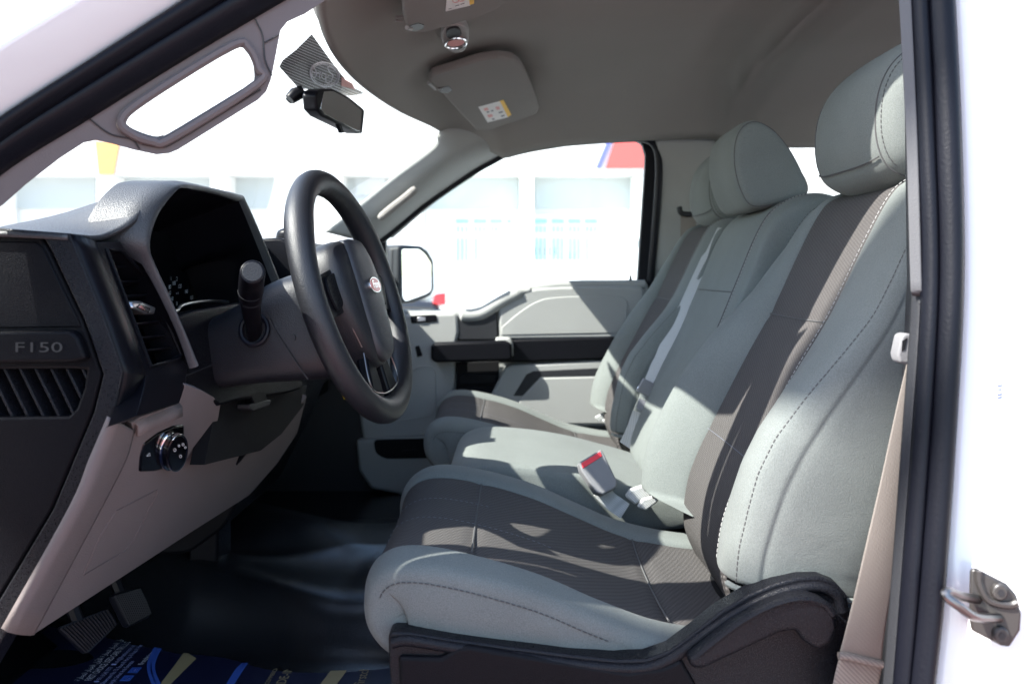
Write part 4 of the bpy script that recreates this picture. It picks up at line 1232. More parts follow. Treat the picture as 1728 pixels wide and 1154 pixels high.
    for i in range(2, N):
        ih = ins_half(i)
        s = seam(i)
        r = []
        for u in (-1.03, -1.0, -0.985, -0.94, -0.8, -0.6, -0.35, 0, 0.35, 0.6, 0.8, 0.94, 0.985, 1.0, 1.03):
            o = -0.002 - 0.004 * (1 - u * u) + s
            if abs(u) > 0.99:
                o = -0.009 if abs(u) > 1.01 else -0.0062
            elif abs(u) > 0.97:
                o -= 0.0015
            r.append(pt(i, u * ih, o))
        rows.append(r)
    insr = surf('backrest_insert', rows, 'fabric_dark', root, subsurf=1)
    # sewing
    def line(f, o, m, side, ia, ib, lift):
        res = []
        for i in range(ia, ib):
            w, ih = hw(i), ins_half(i)
            res.append(pt(i, side * lerp(ih, w, f), o + m * amp(i, side) + lift))
        return res
    itop = int(N * 0.86)
    dashes('stitching', line(0.902, -0.0083, 0.94, -1, i0, itop, 0.0012), 'thread_dark', back)
    dashes('stitching', line(0.902, -0.0083, 0.235, 1, i0, itop, 0.0012), 'thread_dark', back)
    dashes('stitching', line(0.03, 0.002, 0.08, -1, i0, itop, 0.001), 'thread_grey', back, r=0.0006)
    iz = min(range(i0, N // 2 + 20), key=lambda i: abs(fr_[i][1] - seam_z[0]))
    dashes('stitching', [pt(iz, u * ins_half(iz), -0.0012 - 0.004 * (1 - u * u)) for u in [k / 12 - 1 for k in range(25)]], 'thread_blue', insr, r=0.0006)
    iz = min(range(i0, N - 20), key=lambda i: abs(fr_[i][1] - seam_z[1]))
    tube('seam', [pt(iz, u * ins_half(iz) * 0.97, -0.0036 - 0.004 * (1 - u * u)) for u in [k / 12 - 1 for k in range(25)]], 0.0011, 'thread_dark', insr, n=5)
    # piping that closes the bottom of the cover
    r0 = []
    for side in (-1,):
        for f, o, m in sec_near[8:20]:
            w, ih = hw(i0), ins_half(i0)
            r0.append(pt(i0, side * lerp(ih, w, f), o + m * amp(i0, side)))
    tube('hem', r0, 0.0038, 'fabric_grey', back, n=8)
    # ---------------- head restraint
    hp = [(0.478, 0.128), (0.459, 0.155), (0.452, 0.195), (0.457, 0.245), (0.478, 0.288), (0.520, 0.322), (0.565, 0.338), (0.602, 0.328), (0.618, 0.285), (0.612, 0.215), (0.596, 0.150), (0.565, 0.120), (0.520, 0.114)]
    hp = [(0.535 + (x - 0.535) * 0.97 + dx + (0.026 if shield else 0.048), z) for x, z in hp]
    hr = pillow('head_restraint', hp, yc - 0.142, yc + 0.142, 'fabric_grey', root, p=4.2, ny=30, nprof=5)
    hpc = cr(hp, 5, closed=True)
    cx = sum(q[0] for q in hpc) / len(hpc); cz = sum(q[1] for q in hpc) / len(hpc)
    for sgn, s in ((-1, 0.80), (1, 0.80)):
        k = (1 - s ** 4.2) ** (1 / 4.2)
        yy = yc + sgn * 0.142 * s
        ring = [V(cx + (q[0] - cx) * (k + 0.004), yy, cz + (q[1] - cz) * (k + 0.004)) for q in hpc]
        tube('seam', ring, 0.0011, 'thread_dark', hr, n=5, closed=True)
        if sgn < 0:
            k2 = (1 - 0.86 ** 4.2) ** (1 / 4.2)
            dashes('stitching', [V(cx + (q[0] - cx) * (k2 + 0.008), yc - 0.142 * 0.86, cz + (q[1] - cz) * (k2 + 0.008)) for q in hpc], 'thread_dark', hr, dash=0.004, gap=0.003)
    lo = [q for q in hpc if True]
    # seam across the lower front edge
    yl = [yc + 0.112 * t for t in [k / 10 - 1 for k in range(21)]]
    res = []
    for y in yl:
        s = abs((y - yc) / 0.142)
        k = (1 - s ** 4.2) ** (1 / 4.2)
        q = hp[1]
        res.append(V(cx + (q[0] - cx) * (k + 0.006), y, cz + (q[1] - 0.006 - cz) * (k + 0.004)))
    tube('seam', res, 0.0010, 'thread_dark', hr, n=5)
    for s in (-1, 1):
        tube('post', [V(0.545 + dx, yc + s * 0.06, 0.07), V(0.550 + dx, yc + s * 0.06, 0.13)], 0.006, 'chrome', hr, n=12)
    # ---------------- cushion
    cpath = cr([(-0.09, -0.470), (-0.145, -0.462), (-0.178, -0.43), (-0.184, -0.388), (-0.168, -0.354), (-0.128, -0.338), (-0.06, -0.345), (0.03, -0.370), (0.11, -0.404), (0.18, -0.432), (0.26, -0.448), (0.34, -0.455)], 8)
    cf = path_frames(cpath)
    NC = len(cf)
    def ct(i, y, o):
        x, z, tx, tz = cf[i]
        nx, nz = -tz, tx
        return V(x + dx + nx * o, yc + y, z + nz * o)
    def chw(i):
        x = cf[i][0]
        w = interp(x, [-0.19, -0.12, 0.0, 0.10, 0.20, 0.34], [0.250, 0.256, 0.260, 0.257, 0.245, 0.225])
        if i < 24:
            w -= 0.010 * ((24 - i) / 24) ** 2
        return w
    def cih(i, side=1):
        if side < 0:
            return interp(cf[i][0], [-0.19, -0.12, -0.05, 0.1, 0.2, 0.34], [0.178, 0.188, 0.196, 0.198, 0.186, 0.165])
        return interp(cf[i][0], [-0.19, -0.05, 0.1, 0.2, 0.34], [0.160, 0.158, 0.158, 0.152, 0.145])
    def camp(i):
        k = interp(cf[i][0], [-0.19, -0.13, 0.0, 0.12, 0.22, 0.34], [0.004, 0.005, 0.005, 0.005, 0.006, 0.005])
        return k * (0.3 + 0.7 * min(1, i / 34))
    csec = [(0.0, -0.006, 0), (0.02, -0.001, 0.05), (0.10, 0.003, 0.30), (0.25, 0.003, 0.72), (0.45, 0.001, 1.0), (0.65, -0.001, 1.0), (0.80, -0.003, 0.92), (0.90, -0.006, 0.72), (0.965, -0.011, 0.40), (0.985, -0.0165, 0.18), (0.978, -0.0195, 0.1), (1.0, -0.026, 0.0), (1.004, -0.045, 0), (0.995, -0.066, 0), (0.975, -0.086, 0), (0.93, -0.100, 0), (0.80, -0.105, 0)]
    def wrinkle(i, side, f, o):
        x = cf[i][0]
        if f > 0.9 and o < -0.02 and x > 0.02:
            t = min(1, (x - 0.02) / 0.16)
            return 0.004 * t * math.sin(x * 95 + o * 160) + 0.003 * t * math.sin(x * 41 - o * 240)
        return 0.0015 * math.sin(x * 23 + side * 2 + f * 5)
    rows = []
    for i in range(NC):
        halves = []
        w = chw(i)
        for side in (-1, 1):
            ih = cih(i, side)
            halves.append([ct(i, side * (lerp(ih, w, f) + (wrinkle(i, side, f, o) if f > 0.5 else 0)), o * (1 if i > 20 else lerp(0.55, 1, i / 20)) + m * camp(i) - (0.0095 * min(1, i / 30) * min(1.0, 0.55 + f) if side < 0 else 0)) for f, o, m in csec])
        rows.append(halves[0] + [halves[0][-1].lerp(halves[1][-1], t) for t in (0.33, 0.67)] + list(reversed(halves[1])))
    nc = len(rows[0])
    vs = [v for r in rows for v in r]
    fs = grid_faces(len(rows), nc)
    fs.append(tuple(range(nc)))
    fs.append(tuple(range((len(rows) - 1) * nc, len(rows) * nc)))
    cush = build('cushion', vs, fs, 'fabric_grey', root, subsurf=1)
    sx = [-0.052, 0.203]
    rows = []
    for i in range(4, NC):
        x = cf[i][0]
        s = 0.0
        if i > 30:
            s = -0.0045 * math.exp(-((x - sx[0]) / 0.0055) ** 2) - 0.0055 * math.exp(-((x - sx[1]) / 0.0065) ** 2)
        r = []
        for u in (-1.03, -1.0, -0.985, -0.93, -0.8, -0.6, -0.35, 0, 0.35, 0.6, 0.8, 0.93, 0.985, 1.0, 1.03):
            o = -0.0015 - 0.007 * (1 - u * u) + s
            if abs(u) > 0.99:
                o = -0.009 if abs(u) > 1.01 else -0.0055
            if u < 0:
                o -= 0.0055 * u * u * min(1, i / 30)
            elif abs(u) > 0.97:
                o -= 0.001
            r.append(ct(i, u * cih(i, u), o))
        rows.append(r)
    cins = surf('cushion_insert', rows, 'fabric_dark', root, subsurf=1)
    for q in sx:
        iz = min(range(30, NC), key=lambda i: abs(cf[i][0] - q))
        tube('seam', [ct(iz, u * cih(iz, u) * 0.97, -0.0036 - 0.007 * (1 - u * u)) for u in [k / 12 - 1 for k in range(25)]], 0.0015, 'thread_dark', cins, n=5)
    for u, a, b in ((-0.30, 26, 60), (0.28, 26, 52)):
        dashes('stitching', [ct(i, u * cih(i, u), -0.0007 - 0.007 * (1 - u * u)) for i in range(a, min(b, NC))], 'thread_blue', cins, r=0.0003, dash=0.004, gap=0.004)
    for side in (-1, 1):
        dashes('stitching', [ct(i, side * (lerp(cih(i, side), chw(i), 0.987) + wrinkle(i, side, 0.98, -0.01) + 0.0006), -0.0185 + 0.12 * camp(i) - (0.0095 * min(1, i / 30) if side < 0 else 0)) for i in range(26, NC - 22)], 'thread_dark', cush)
    if shield:
        ys = yc - 0.292
        # side shield, rail cover and recliner lever
        def sh(name, pts, d, th, m, bev=0.006, parent=root, **kw):
            return plate(name, pts, planeY(d), th, m, parent, bevel=bev, bseg=4, **kw)
        out = [(655, 1072), (662, 1066), (690, 1067), (760, 1078), (850, 1090), (960, 1104), (1040, 1113), (1090, 1112), (1130, 1098), (1170, 1068), (1215, 1032), (1262, 1004), (1310, 984), (1350, 974), (1385, 973), (1412, 984), (1430, 1004), (1436, 1040), (1430, 1085), (1420, 1110), (1400, 1200), (668, 1260), (662, 1180), (656, 1120)]
        sd = sh('side_shield', out, 0.985, 0.03, 'plastic_grain', 0.010)
        ridge = cr([(662, 1084), (690, 1080), (760, 1091), (850, 1104), (960, 1119), (1040, 1127), (1095, 1125), (1138, 1107), (1190, 1069), (1240, 1036), (1300, 1006), (1352, 992), (1388, 992), (1412, 1006), (1422, 1030)], 4)
        tube('shield_ridge', [P(x, y, 0.985) for x, y in ridge], 0.0065, 'plastic_grain', sd, n=12)
        sh('shield_step', [(672, 1108), (745, 1110), (772, 1092), (792, 1090), (1000, 1124), (1060, 1134), (1120, 1126), (1150, 1112), (1200, 1200), (1200, 1300), (680, 1300)], 0.978, 0.012, 'plastic_black', 0.005, sd)
        lv = [(1160, 1114), (1176, 1102), (1240, 1052), (1290, 1022), (1330, 1008), (1362, 1004), (1392, 1012), (1410, 1032), (1416, 1060), (1404, 1088), (1380, 1098), (1356, 1082), (1345, 1064), (1318, 1068), (1190, 1128), (1170, 1130)]
        lvr = sh('recliner_lever', lv, 0.958, 0.022, 'plastic_grain', 0.006)
        tube('lever_edge', [P(x, y, 0.959) for x, y in cr([(1178, 1104), (1240, 1056), (1290, 1027), (1330, 1013), (1362, 1010), (1390, 1018), (1406, 1036)], 4)], 0.0045, 'plastic_grain', lvr, n=8)
        box('seat_base', (-0.13, yc - 0.22, -0.66), (0.36, yc + 0.22, -0.46), 'dark_void', root, bevel=0.01)
    else:
        box('seat_base', (-0.13 + dx, yc - 0.22, -0.66), (0.36 + dx, yc + 0.22, -0.46), 'plastic_black', root, bevel=0.01)
    return root
dseat = bucket_seat('grey driver bucket seat with charcoal woven centre, black side shield and recliner lever', 1.262, 0.0, 0.038, 0.058, True)
dseat['group'] = 'front bucket seats'
pseat = bucket_seat('grey passenger bucket seat with charcoal woven centre beside the closed door', 2.215, -0.025, 0.044, 0.030, False)
pseat['group'] = 'front bucket seats'

# ---- narrow middle seat
mid = thing('middle_seat', 'plain grey middle jump seat between the two bucket seats', 'seat', tuple(V(0.12, 1.742, -0.66)))
bp = [(0.300, -0.44), (0.262, -0.40), (0.285, -0.32), (0.330, -0.22), (0.378, -0.125), (0.422, -0.02), (0.462, 0.075), (0.492, 0.118), (0.535, 0.143), (0.585, 0.147), (0.612, 0.125), (0.600, 0.03), (0.54, -0.15), (0.46, -0.36), (0.40, -0.44)]
mb = pillow('backrest', bp, 1.548, 1.938, 'fabric_grey', mid, p=9, ny=30, nprof=6, inset=0.45)
bpc = cr(bp, 6, closed=True)
fl = [q for q in bpc[10:60]]
def mline(yf, sub, lift):
    return [V(q[0] - lift * 0.9, yf, q[1] + lift * 0.4) for q in sub]
mm = [(x, z) for x, z in bpc if True]
tube('seam', mline(1.607, bpc[12:62], 0.0005), 0.0012, 'thread_dark', mb, n=5)
dashes('stitching', mline(1.598, bpc[12:62], 0.0008), 'thread_grey', mb)
k0 = min(range(12, 50), key=lambda i: abs(bpc[i][1] + 0.035))
tube('seam', [V(bpc[k0][0] - 0.0003, lerp(1.607, 1.90, t / 8), bpc[k0][1]) for t in range(9)], 0.0012, 'thread_dark', mb, n=5)
hp = [(0.462, 0.122), (0.438, 0.150), (0.424, 0.200), (0.424, 0.250), (0.438, 0.283), (0.465, 0.296), (0.500, 0.280), (0.535, 0.240), (0.562, 0.190), (0.574, 0.158), (0.560, 0.140), (0.515, 0.128)]
mh = pillow('head_restraint', hp, 1.632, 1.855, 'fabric_grey', mid, p=7, ny=30, nprof=5, inset=0.6)
hpc = cr(hp, 5, closed=True)
cx = sum(q[0] for q in hpc) / len(hpc); cz = sum(q[1] for q in hpc) / len(hpc)
s = 0.93
k = 1 - 0.6 * (1 - (1 - s ** 7) ** (1 / 7))
tube('seam', [V(cx + (q[0] - cx) * (k + 0.004), lerp(1.632, 1.855, (1 - s) / 2), cz + (q[1] - cz) * (k + 0.004)) for q in hpc], 0.0011, 'thread_dark', mh, n=5, closed=True)
cp = [(-0.090, -0.470), (-0.120, -0.43), (-0.122, -0.385), (-0.105, -0.355), (-0.060, -0.343), (0.03, -0.348), (0.12, -0.362), (0.20, -0.382), (0.27, -0.402), (0.34, -0.43), (0.34, -0.47), (0.1, -0.475)]
mc = pillow('cushion', cp, 1.545, 1.935, 'fabric_grey', mid, p=6, ny=30, nprof=6, inset=0.40)
box('seat_base', (-0.10, 1.56, -0.66), (0.34, 1.92, -0.47), 'plastic_black', mid, bevel=0.01)
# ================================================================== belts and buckles
sb1 = thing('seat_belt', 'tan woven driver seat belt running down beside the seat', 'seat belt', tuple(V(0.40, 0.93, -0.60)))
L1 = [(1533, 600), (1512, 690), (1486, 810), (1462, 915), (1440, 1010), (1424, 1075), (1414, 1112)]
R1 = [(1552, 600), (1549, 690), (1534, 810), (1518, 915), (1502, 1010), (1492, 1075), (1487, 1125)]
def strap(name, Lp, Rp, d, m, parent, th=0.0016):
    a = cr([P(*q, d) for q in Lp], 5); b = cr([P(*q, d) for q in Rp], 5)
    vs = []
    rows = []
    for p, q in zip(a, b):
        p, q = Vector(p), Vector(q)
        rows.append([p, p.lerp(q, 0.06) + Vector((0, -0.0008, 0)), p.lerp(q, 0.5) + Vector((0, -0.001, 0)), p.lerp(q, 0.94) + Vector((0, -0.0008, 0)), q])
    return surf(name, rows, m, parent, solid=th)
strap('webbing', L1, R1, 0.945, 'belt_tan', sb1)
strap('webbing', [(1416, 1108), (1408, 1140), (1400, 1180), (1390, 1230)], [(1488, 1120), (1482, 1150), (1475, 1190), (1466, 1240)], 0.952, 'belt_tan', sb1)
tube('webbing_fold', [P(x, y, 0.943) for x, y in cr([(1415, 1106), (1430, 1107), (1455, 1113), (1489, 1121)], 4)], 0.0042, 'belt_tan', sb1, n=10)
gd = plate('belt_guide', [(1522, 566), (1530, 562), (1542, 564), (1548, 575), (1546, 606), (1534, 616), (1518, 612), (1515, 598)], planeY(0.915), 0.02, 'buckle_grey', sb1, bevel=0.006, bseg=4)
plate('guide_slot', [(1523, 575), (1531, 570), (1527, 590), (1522, 592)], planeY(0.9143), 0.002, 'dot_black', gd, bevel=0)
# middle / passenger belt with its latch plate
sb2 = thing('seat_belt', 'pale grey passenger seat belt with metal latch plate hanging over the middle seat', 'seat belt', tuple(V(0.25, 1.95, -0.45)))
up = [P(1216, 385, 2.02), P(1192, 435, 1.99), P(1160, 505, 1.965), P(1130, 575, 1.945), P(1108, 632, 1.93), P(1100, 650, 1.925)]
ribbon('webbing', cr(up, 6), (1, -0.6, 0.3), [0.016] * 6 + [0.026] * 8 + [0.040] * 8 + [0.046] * 9, 0.0016, 'belt_grey', sb2)
dn = [P(1090, 668, 1.925), P(1078, 700, 1.93), P(1068, 728, 1.935), P(1056, 752, 1.94)]
ribbon('webbing', cr(dn, 6), (1, -0.6, 0.3), 0.034, 0.0016, 'belt_grey', sb2)
lt = plate('latch_plate', [(1087, 640), (1119, 657), (1112, 676), (1100, 672), (1092, 700), (1068, 692), (1080, 662), (1074, 656)], planeY(1.905), 0.006, 'chrome', sb2, bevel=0.0015)
plate('latch_cover', [(1086, 638), (1121, 656), (1110, 678), (1074, 660)], planeY(1.900), 0.012, 'buckle_grey', lt, bevel=0.003)
plate('latch_slot', [(1079, 672), (1090, 677), (1085, 692), (1074, 688)], planeY(1.9042), 0.002, 'print_grey', lt, bevel=0)
# driver buckle with the red button
bk = thing('belt_buckle', 'grey seat belt buckle with a red release button standing by the driver cushion', 'buckle', tuple(P(1020, 830, 1.52)))
PBk = plane3(P(982, 780, 1.50), P(1012, 832, 1.48), P(1028, 770, 1.512))
body = plate('housing', [(977, 780), (1015, 757), (1022, 770), (1042, 812), (1040, 822), (1018, 834), (1006, 830), (981, 794)], PBk, 0.022, 'buckle_grey', bk, bevel=0.003, bseg=3)
plate('release_button', [(981, 781), (1013, 761.5), (1016.5, 769.5), (984, 790)], (PBk[0] + Vector((0, -0.0016, 0.0006)), PBk[1]), 0.004, 'button_red', bk, bevel=0.0012)
ribbon('webbing', [P(1012, 826, 1.515), P(1030, 845, 1.515), P(1055, 862, 1.51)], (0.6, 0, 0.5), 0.03, 0.003, 'belt_grey', bk)
bk2 = thing('belt_anchor', 'grey folded belt end tucked between driver cushion and backrest', 'belt anchor', tuple(P(1085, 845, 1.50)))
plate('webbing', [(1055, 838), (1064, 826), (1094, 816), (1102, 826), (1098, 838), (1072, 852)], planeY(1.49), 0.012, 'belt_grey', bk2, bevel=0.003)
plate('webbing', [(1075, 856), (1084, 842), (1106, 836), (1112, 846), (1090, 862)], planeY(1.475), 0.010, 'belt_grey', bk2, bevel=0.003)
tube('anchor_pin', [P(1097, 818, 1.48), P(1100, 830, 1.475), P(1104, 840, 1.47)], 0.003, 'dot_black', bk2, n=8)
bk3 = thing('belt_buckle', 'pale buckle stub lying at the root of the passenger backrest', 'buckle', tuple(P(1022, 720, 2.42)))
for k in range(3):
    plate('housing', [(1004 + k * 12, 704 + k * 5), (1024 + k * 10, 694 + k * 9), (1030 + k * 10, 700 + k * 9), (1010 + k * 12, 712 + k * 5)], planeY(2.40 - 0.05 * k), 0.012, 'belt_grey', bk3, bevel=0.002)
# shoulder belt on the far door pillar
sb3 = thing('seat_belt', 'grey belt hanging from its guide ring on the far door pillar', 'seat belt', tuple(P(1160, 600, 2.56)))
ribbon('webbing', [P(1162, 362, 2.57), P(1160, 430, 2.57), P(1154, 520, 2.57)], (1, 0, 0), 0.046, 0.002, 'belt_tan', sb3)
tube('guide_ring', cr([P(1146, 350, 2.565), P(1150, 360, 2.56), P(1166, 362, 2.56), P(1180, 358, 2.565)], 4), 0.008, 'plastic_charcoal', sb3, n=10)

# ================================================================== overhead fittings
def visor(label, corners, thick, sticker, clip, rnd=14, shaft=None):
    pl = plane3(P(*corners[0]), P(*corners[1]), P(*corners[2]))
    t = thing('sun_visor', label, 'sun visor', tuple((onp(corners[0][0], corners[0][1], pl) + onp(corners[2][0], corners[2][1], pl)) / 2), 'sun visors folded against the roof')
    return t, pl
v1, pl1 = visor('passenger sun visor with a paper label near its outer edge', [(727, 130, 2.0), (872, 103, 2.0), (806, 220, 2.40)], 0.02, None, None)
vb = plate('visor_body', [(724, 139), (729, 128), (812, 102), (842, 98), (866, 101), (880, 111), (891, 131), (911, 182), (906, 193), (830, 219), (803, 221), (740, 152)], pl1, 0.022, 'visor_cloth', v1, bevel=0.006, bseg=4)
n1 = pl1[1] if pl1[1].z < 0 else -pl1[1]
pl1s = (pl1[0] + n1 * 0.001, pl1[1])
st = plate('label_sticker', [(807, 181), (844, 171), (858, 198), (823, 207)], pl1s, 0.0006, 'paper_white', v1, bevel=0)
pl1t = (pl1[0] + n1 * 0.0016, pl1[1])
plate('label_band', [(843.5, 171), (850, 169.5), (863, 194), (857, 198)], pl1t, 0.0006, 'paper_yellow', v1, bevel=0)
for q in ([(816, 184), (822, 182), (825, 186), (818, 188)], [(836, 181), (842, 180), (844, 185), (838, 186)], [(822, 195), (830, 193), (832, 197), (825, 199)]):
    plate('print', q, pl1t, 0.0004, 'print_pink', st, bevel=0)
for q in ([(821, 189), (825, 188), (826, 190), (822, 191)], [(828, 187), (832, 186), (833, 188), (829, 189)], [(841, 190), (848, 188), (849, 190), (842, 192)], [(830, 201), (834, 200), (835, 202), (831, 203)], [(845, 196), (851, 194), (852, 196), (846, 198)]):
    plate('print', q, pl1t, 0.0004, 'print_grey', st, bevel=0)
tube('pivot_rod', [onp(723, 140, pl1), onp(735, 151, pl1), onp(746, 149, pl1)], 0.004, 'plastic_grey', v1, n=8)
plate('clip_slot', [(740, 149), (757, 146), (763, 152), (758, 157), (743, 157)], pl1s, 0.001, 'dot_black', v1, bevel=0)
v2, pl2 = visor('driver sun visor with a white and yellow label, hanging slightly from the roof', [(684, 46, 1.50), (862, 0, 1.50), (690, -60, 1.18)], 0.02, None, None)
plate('visor_body', [(680, 0), (683, 36), (688, 50), (697, 56), (716, 56), (760, 44), (800, 32), (836, 18), (862, 0), (900, -60), (880, -150), (700, -150), (676, -60)], pl2, 0.020, 'visor_cloth', v2, bevel=0.006, bseg=4)
n2 = pl2[1] if pl2[1].z < 0 else -pl2[1]
pl2s = (pl2[0] + n2 * 0.001, pl2[1])
st2 = plate('label_sticker', [(756, -30), (790, -36), (794, 10), (752, 20)], pl2s, 0.0006, 'paper_white', v2, bevel=0)
pl2t = (pl2[0] + n2 * 0.0016, pl2[1])
plate('label_band', [(790, -36), (800, -38), (800, 7), (792.5, 9)], pl2t, 0.0006, 'paper_yellow', v2, bevel=0)
for q in ([(764, 0), (770, -2), (774, 3), (766, 5)], [(774, -2), (780, -4), (783, 1), (776, 3)]):
    tube('print', [onp(x, y, pl2t) for x, y in cr(q, 3, closed=True)], 0.0006, 'print_pink', st2, n=4, closed=True)
for q in ([(768, 11), (775, 9)], [(777, 8), (784, 6)], [(757, 16), (762, 15)]):
    tube('print', [onp(x, y, pl2t) for x, y in q], 0.0006, 'print_grey', st2, n=4)
plate('clip_slot', [(690, 45), (706, 40), (716, 43), (714, 50), (696, 54)], pl2s, 0.001, 'dot_black', v2, bevel=0)
tube('pivot_rod', [onp(686, 46, pl2) + n2 * 0.001, onp(694, 48, pl2) + n2 * 0.001], 0.004, 'plastic_grey', v2, n=8)
tube('clip', [P(x, y, 1.54) for x, y in ((686, 28), (668, 29), (668, 36), (682, 36))], 0.0022, 'plastic_grey', v2, n=6)
# lamp in the roof
PLm = plane3(P(745, 60, 1.72), P(790, 60, 1.72), P(768, 88, 1.80))
nl = PLm[1] if PLm[1].z < 0 else -PLm[1]
lamp = thing('roof_lamp', 'small oval roof lamp with a chrome ring between the sun visors', 'roof lamp', tuple(onp(768, 66, PLm)))
plate('lamp_base', cr([(752, 46), (775, 43), (788, 52), (791, 68), (784, 86), (765, 90), (750, 78), (744, 62)], 4, closed=True), PLm, 0.02, 'plastic_grey', lamp, bevel=0.003)
PLn = (PLm[0] + nl * 0.004, PLm[1])
plate('lamp_switch', cr([(754, 52), (772, 48), (778, 58), (776, 63), (756, 66)], 3, closed=True), PLn, 0.01, 'plastic_charcoal', lamp, bevel=0.002)
plate('lamp_lens', ellipse(769, 73, 15, 6.5, 24, -0.12), (PLm[0] + nl * 0.006, PLm[1]), 0.006, 'print_pink', lamp, bevel=0.001)
tube('lamp_ring', [onp(x, y, PLn) + nl * 0.001 for x, y in ellipse(769, 73, 18, 8.5, 32, -0.12)], 0.0026, 'chrome', lamp, n=8, closed=True)
plate('lamp_tab', cr([(760, 84), (780, 81), (778, 87), (764, 89)], 3, closed=True), (PLm[0] + nl * 0.005, PLm[1]), 0.006, 'plastic_grey', lamp, bevel=0.001)

# ================================================================== rear view mirror
rv = thing('rear_view_mirror', 'black rear view mirror on its stalk below the windscreen sensor patch', 'mirror', tuple(V(-0.345, 1.74, 0.33)))
mc_ = [P(541, 152, 1.655), P(560, 150, 1.70), P(617, 186, 1.86), P(616, 222, 1.86), P(609, 226, 1.845), P(536, 194, 1.65), P(534, 160, 1.645)]
gn = (Vector(mc_[2]) - Vector(mc_[0])).cross(Vector(mc_[5]) - Vector(mc_[0])).normalized()
if gn.y > 0:
    gn = -gn
PM = (Vector(mc_[0]), gn)
mo = [(543, 151), (562, 150), (590, 164), (615, 184), (616, 190), (612, 226), (604, 226), (545, 197), (535, 186), (533, 162), (536, 154)]
plate('mirror_housing', mo, PM, 0.030, 'plastic_smooth', rv, bevel=0.006, bseg=4)
PM2 = (PM[0] + gn * 0.001, gn)
plate('mirror_glass', [(547, 155), (562, 154), (589, 168), (611, 187), (608, 221), (603, 221), (548, 193), (541, 184)], PM2, 0.0012, 'mirror', rv, bevel=0.0004)
tube('mirror_arm', [P(545, 172, 1.70), P(524, 160, 1.70), P(508, 160, 1.69), P(492, 166, 1.68)], [0.007, 0.007, 0.0085, 0.009], 'plastic_smooth', rv, n=12)
tube('mirror_mount', [P(512, 154, 1.685), P(498, 160, 1.68), P(489, 168, 1.675)], [0.012, 0.014, 0.011], 'plastic_smooth', rv, n=14)
plate('mount_foot', [(480, 166), (500, 151), (506, 158), (487, 174)], planeY(1.70), 0.02, 'plastic_black', rv, bevel=0.003)
plate('dip_lever', [(571, 210), (577, 213), (582, 224), (577, 225)], PM, 0.008, 'plastic_smooth', rv, bevel=0.001)

# ================================================================== printed sensor patch on the glass
patch = thing('windscreen_patch', 'striped dark sensor patch with an oval script logo on the windscreen', 'windscreen patch', tuple(onp(545, 115, WS_PL)))
outline = [(471, 113), (477, 102), (500, 84), (526, 58), (560, 105), (592, 146), (618, 158), (590, 163), (566, 158), (503, 149)]
# fine lines: each stripe is clipped to the outline
def clip_line(y0, slope, poly):
    xs = []
    m = len(poly)
    for i in range(m):
        (xa, ya), (xb, yb) = poly[i - 1], poly[i]
        fa = ya - (y0 + slope * (xa - 540)); fb = yb - (y0 + slope * (xb - 540))
        if (fa < 0) != (fb < 0):
            t = fa / (fa - fb)
            xs.append((lerp(xa, xb, t), lerp(ya, yb, t)))
    xs.sort()
    return xs
def patch_pt(x, y, off=0.0):
    return onp(x, y, (WS_PL[0] + Vector((0.006 + off, 0, -0.008 - off)), WS_PL[1]))
film = build('film', [patch_pt(x, y, -0.001) for x, y in outline], [tuple(range(len(outline)))], 'dot_black', patch, smooth=False)
for k in range(26):
    xs = clip_line(44 + k * 4.8, 0.42, outline)
    for i in range(0, len(xs) - 1, 2):
        (xa, ya), (xb, yb) = xs[i], xs[i + 1]
        vs = [patch_pt(xa, ya, 0.001), patch_pt(xb, yb, 0.001), patch_pt(xb, yb + 0.8, 0.001), patch_pt(xa, ya + 0.8, 0.001)]
        build('stripe', vs, [(0, 1, 2, 3)], 'print_white', patch, smooth=False)
lo_ = [patch_pt(x, y, 0.002) for x, y in ellipse(548, 126, 25, 20, 36, 0.3)]
tube('logo_ring', lo_, 0.0016, 'print_white', patch, n=5, closed=True)
lo_ = [patch_pt(x, y, 0.002) for x, y in ellipse(548, 126, 22, 17, 36, 0.3)]
tube('logo_ring', lo_, 0.0007, 'print_white', patch, n=5, closed=True)
sc1 = [[(566, 120), (560, 114), (553, 114), (556, 122), (562, 128), (558, 138), (551, 140), (550, 133), (556, 128)], [(549, 126), (544, 124), (543, 131), (548, 134), (550, 128)], [(541, 122), (539, 129), (540, 133)], [(539, 124), (535, 123), (534, 127)], [(532, 124), (527, 122), (526, 128), (531, 131), (534, 124), (531, 116), (529, 113)]]
for q in sc1:
    tube('logo_script', [patch_pt(x, y, 0.002) for x, y in cr(q, 4)], 0.0010, 'print_white', patch, n=5)
plate('sensor_tab', [(577, 132), (595, 142), (600, 152), (592, 150), (576, 146)], (WS_PL[0] + Vector((0.010, 0, -0.012)), WS_PL[1]), 0.003, 'print_pink', patch, bevel=0.001)

# ================================================================== floor, pedals, printed mat
zf = -0.662
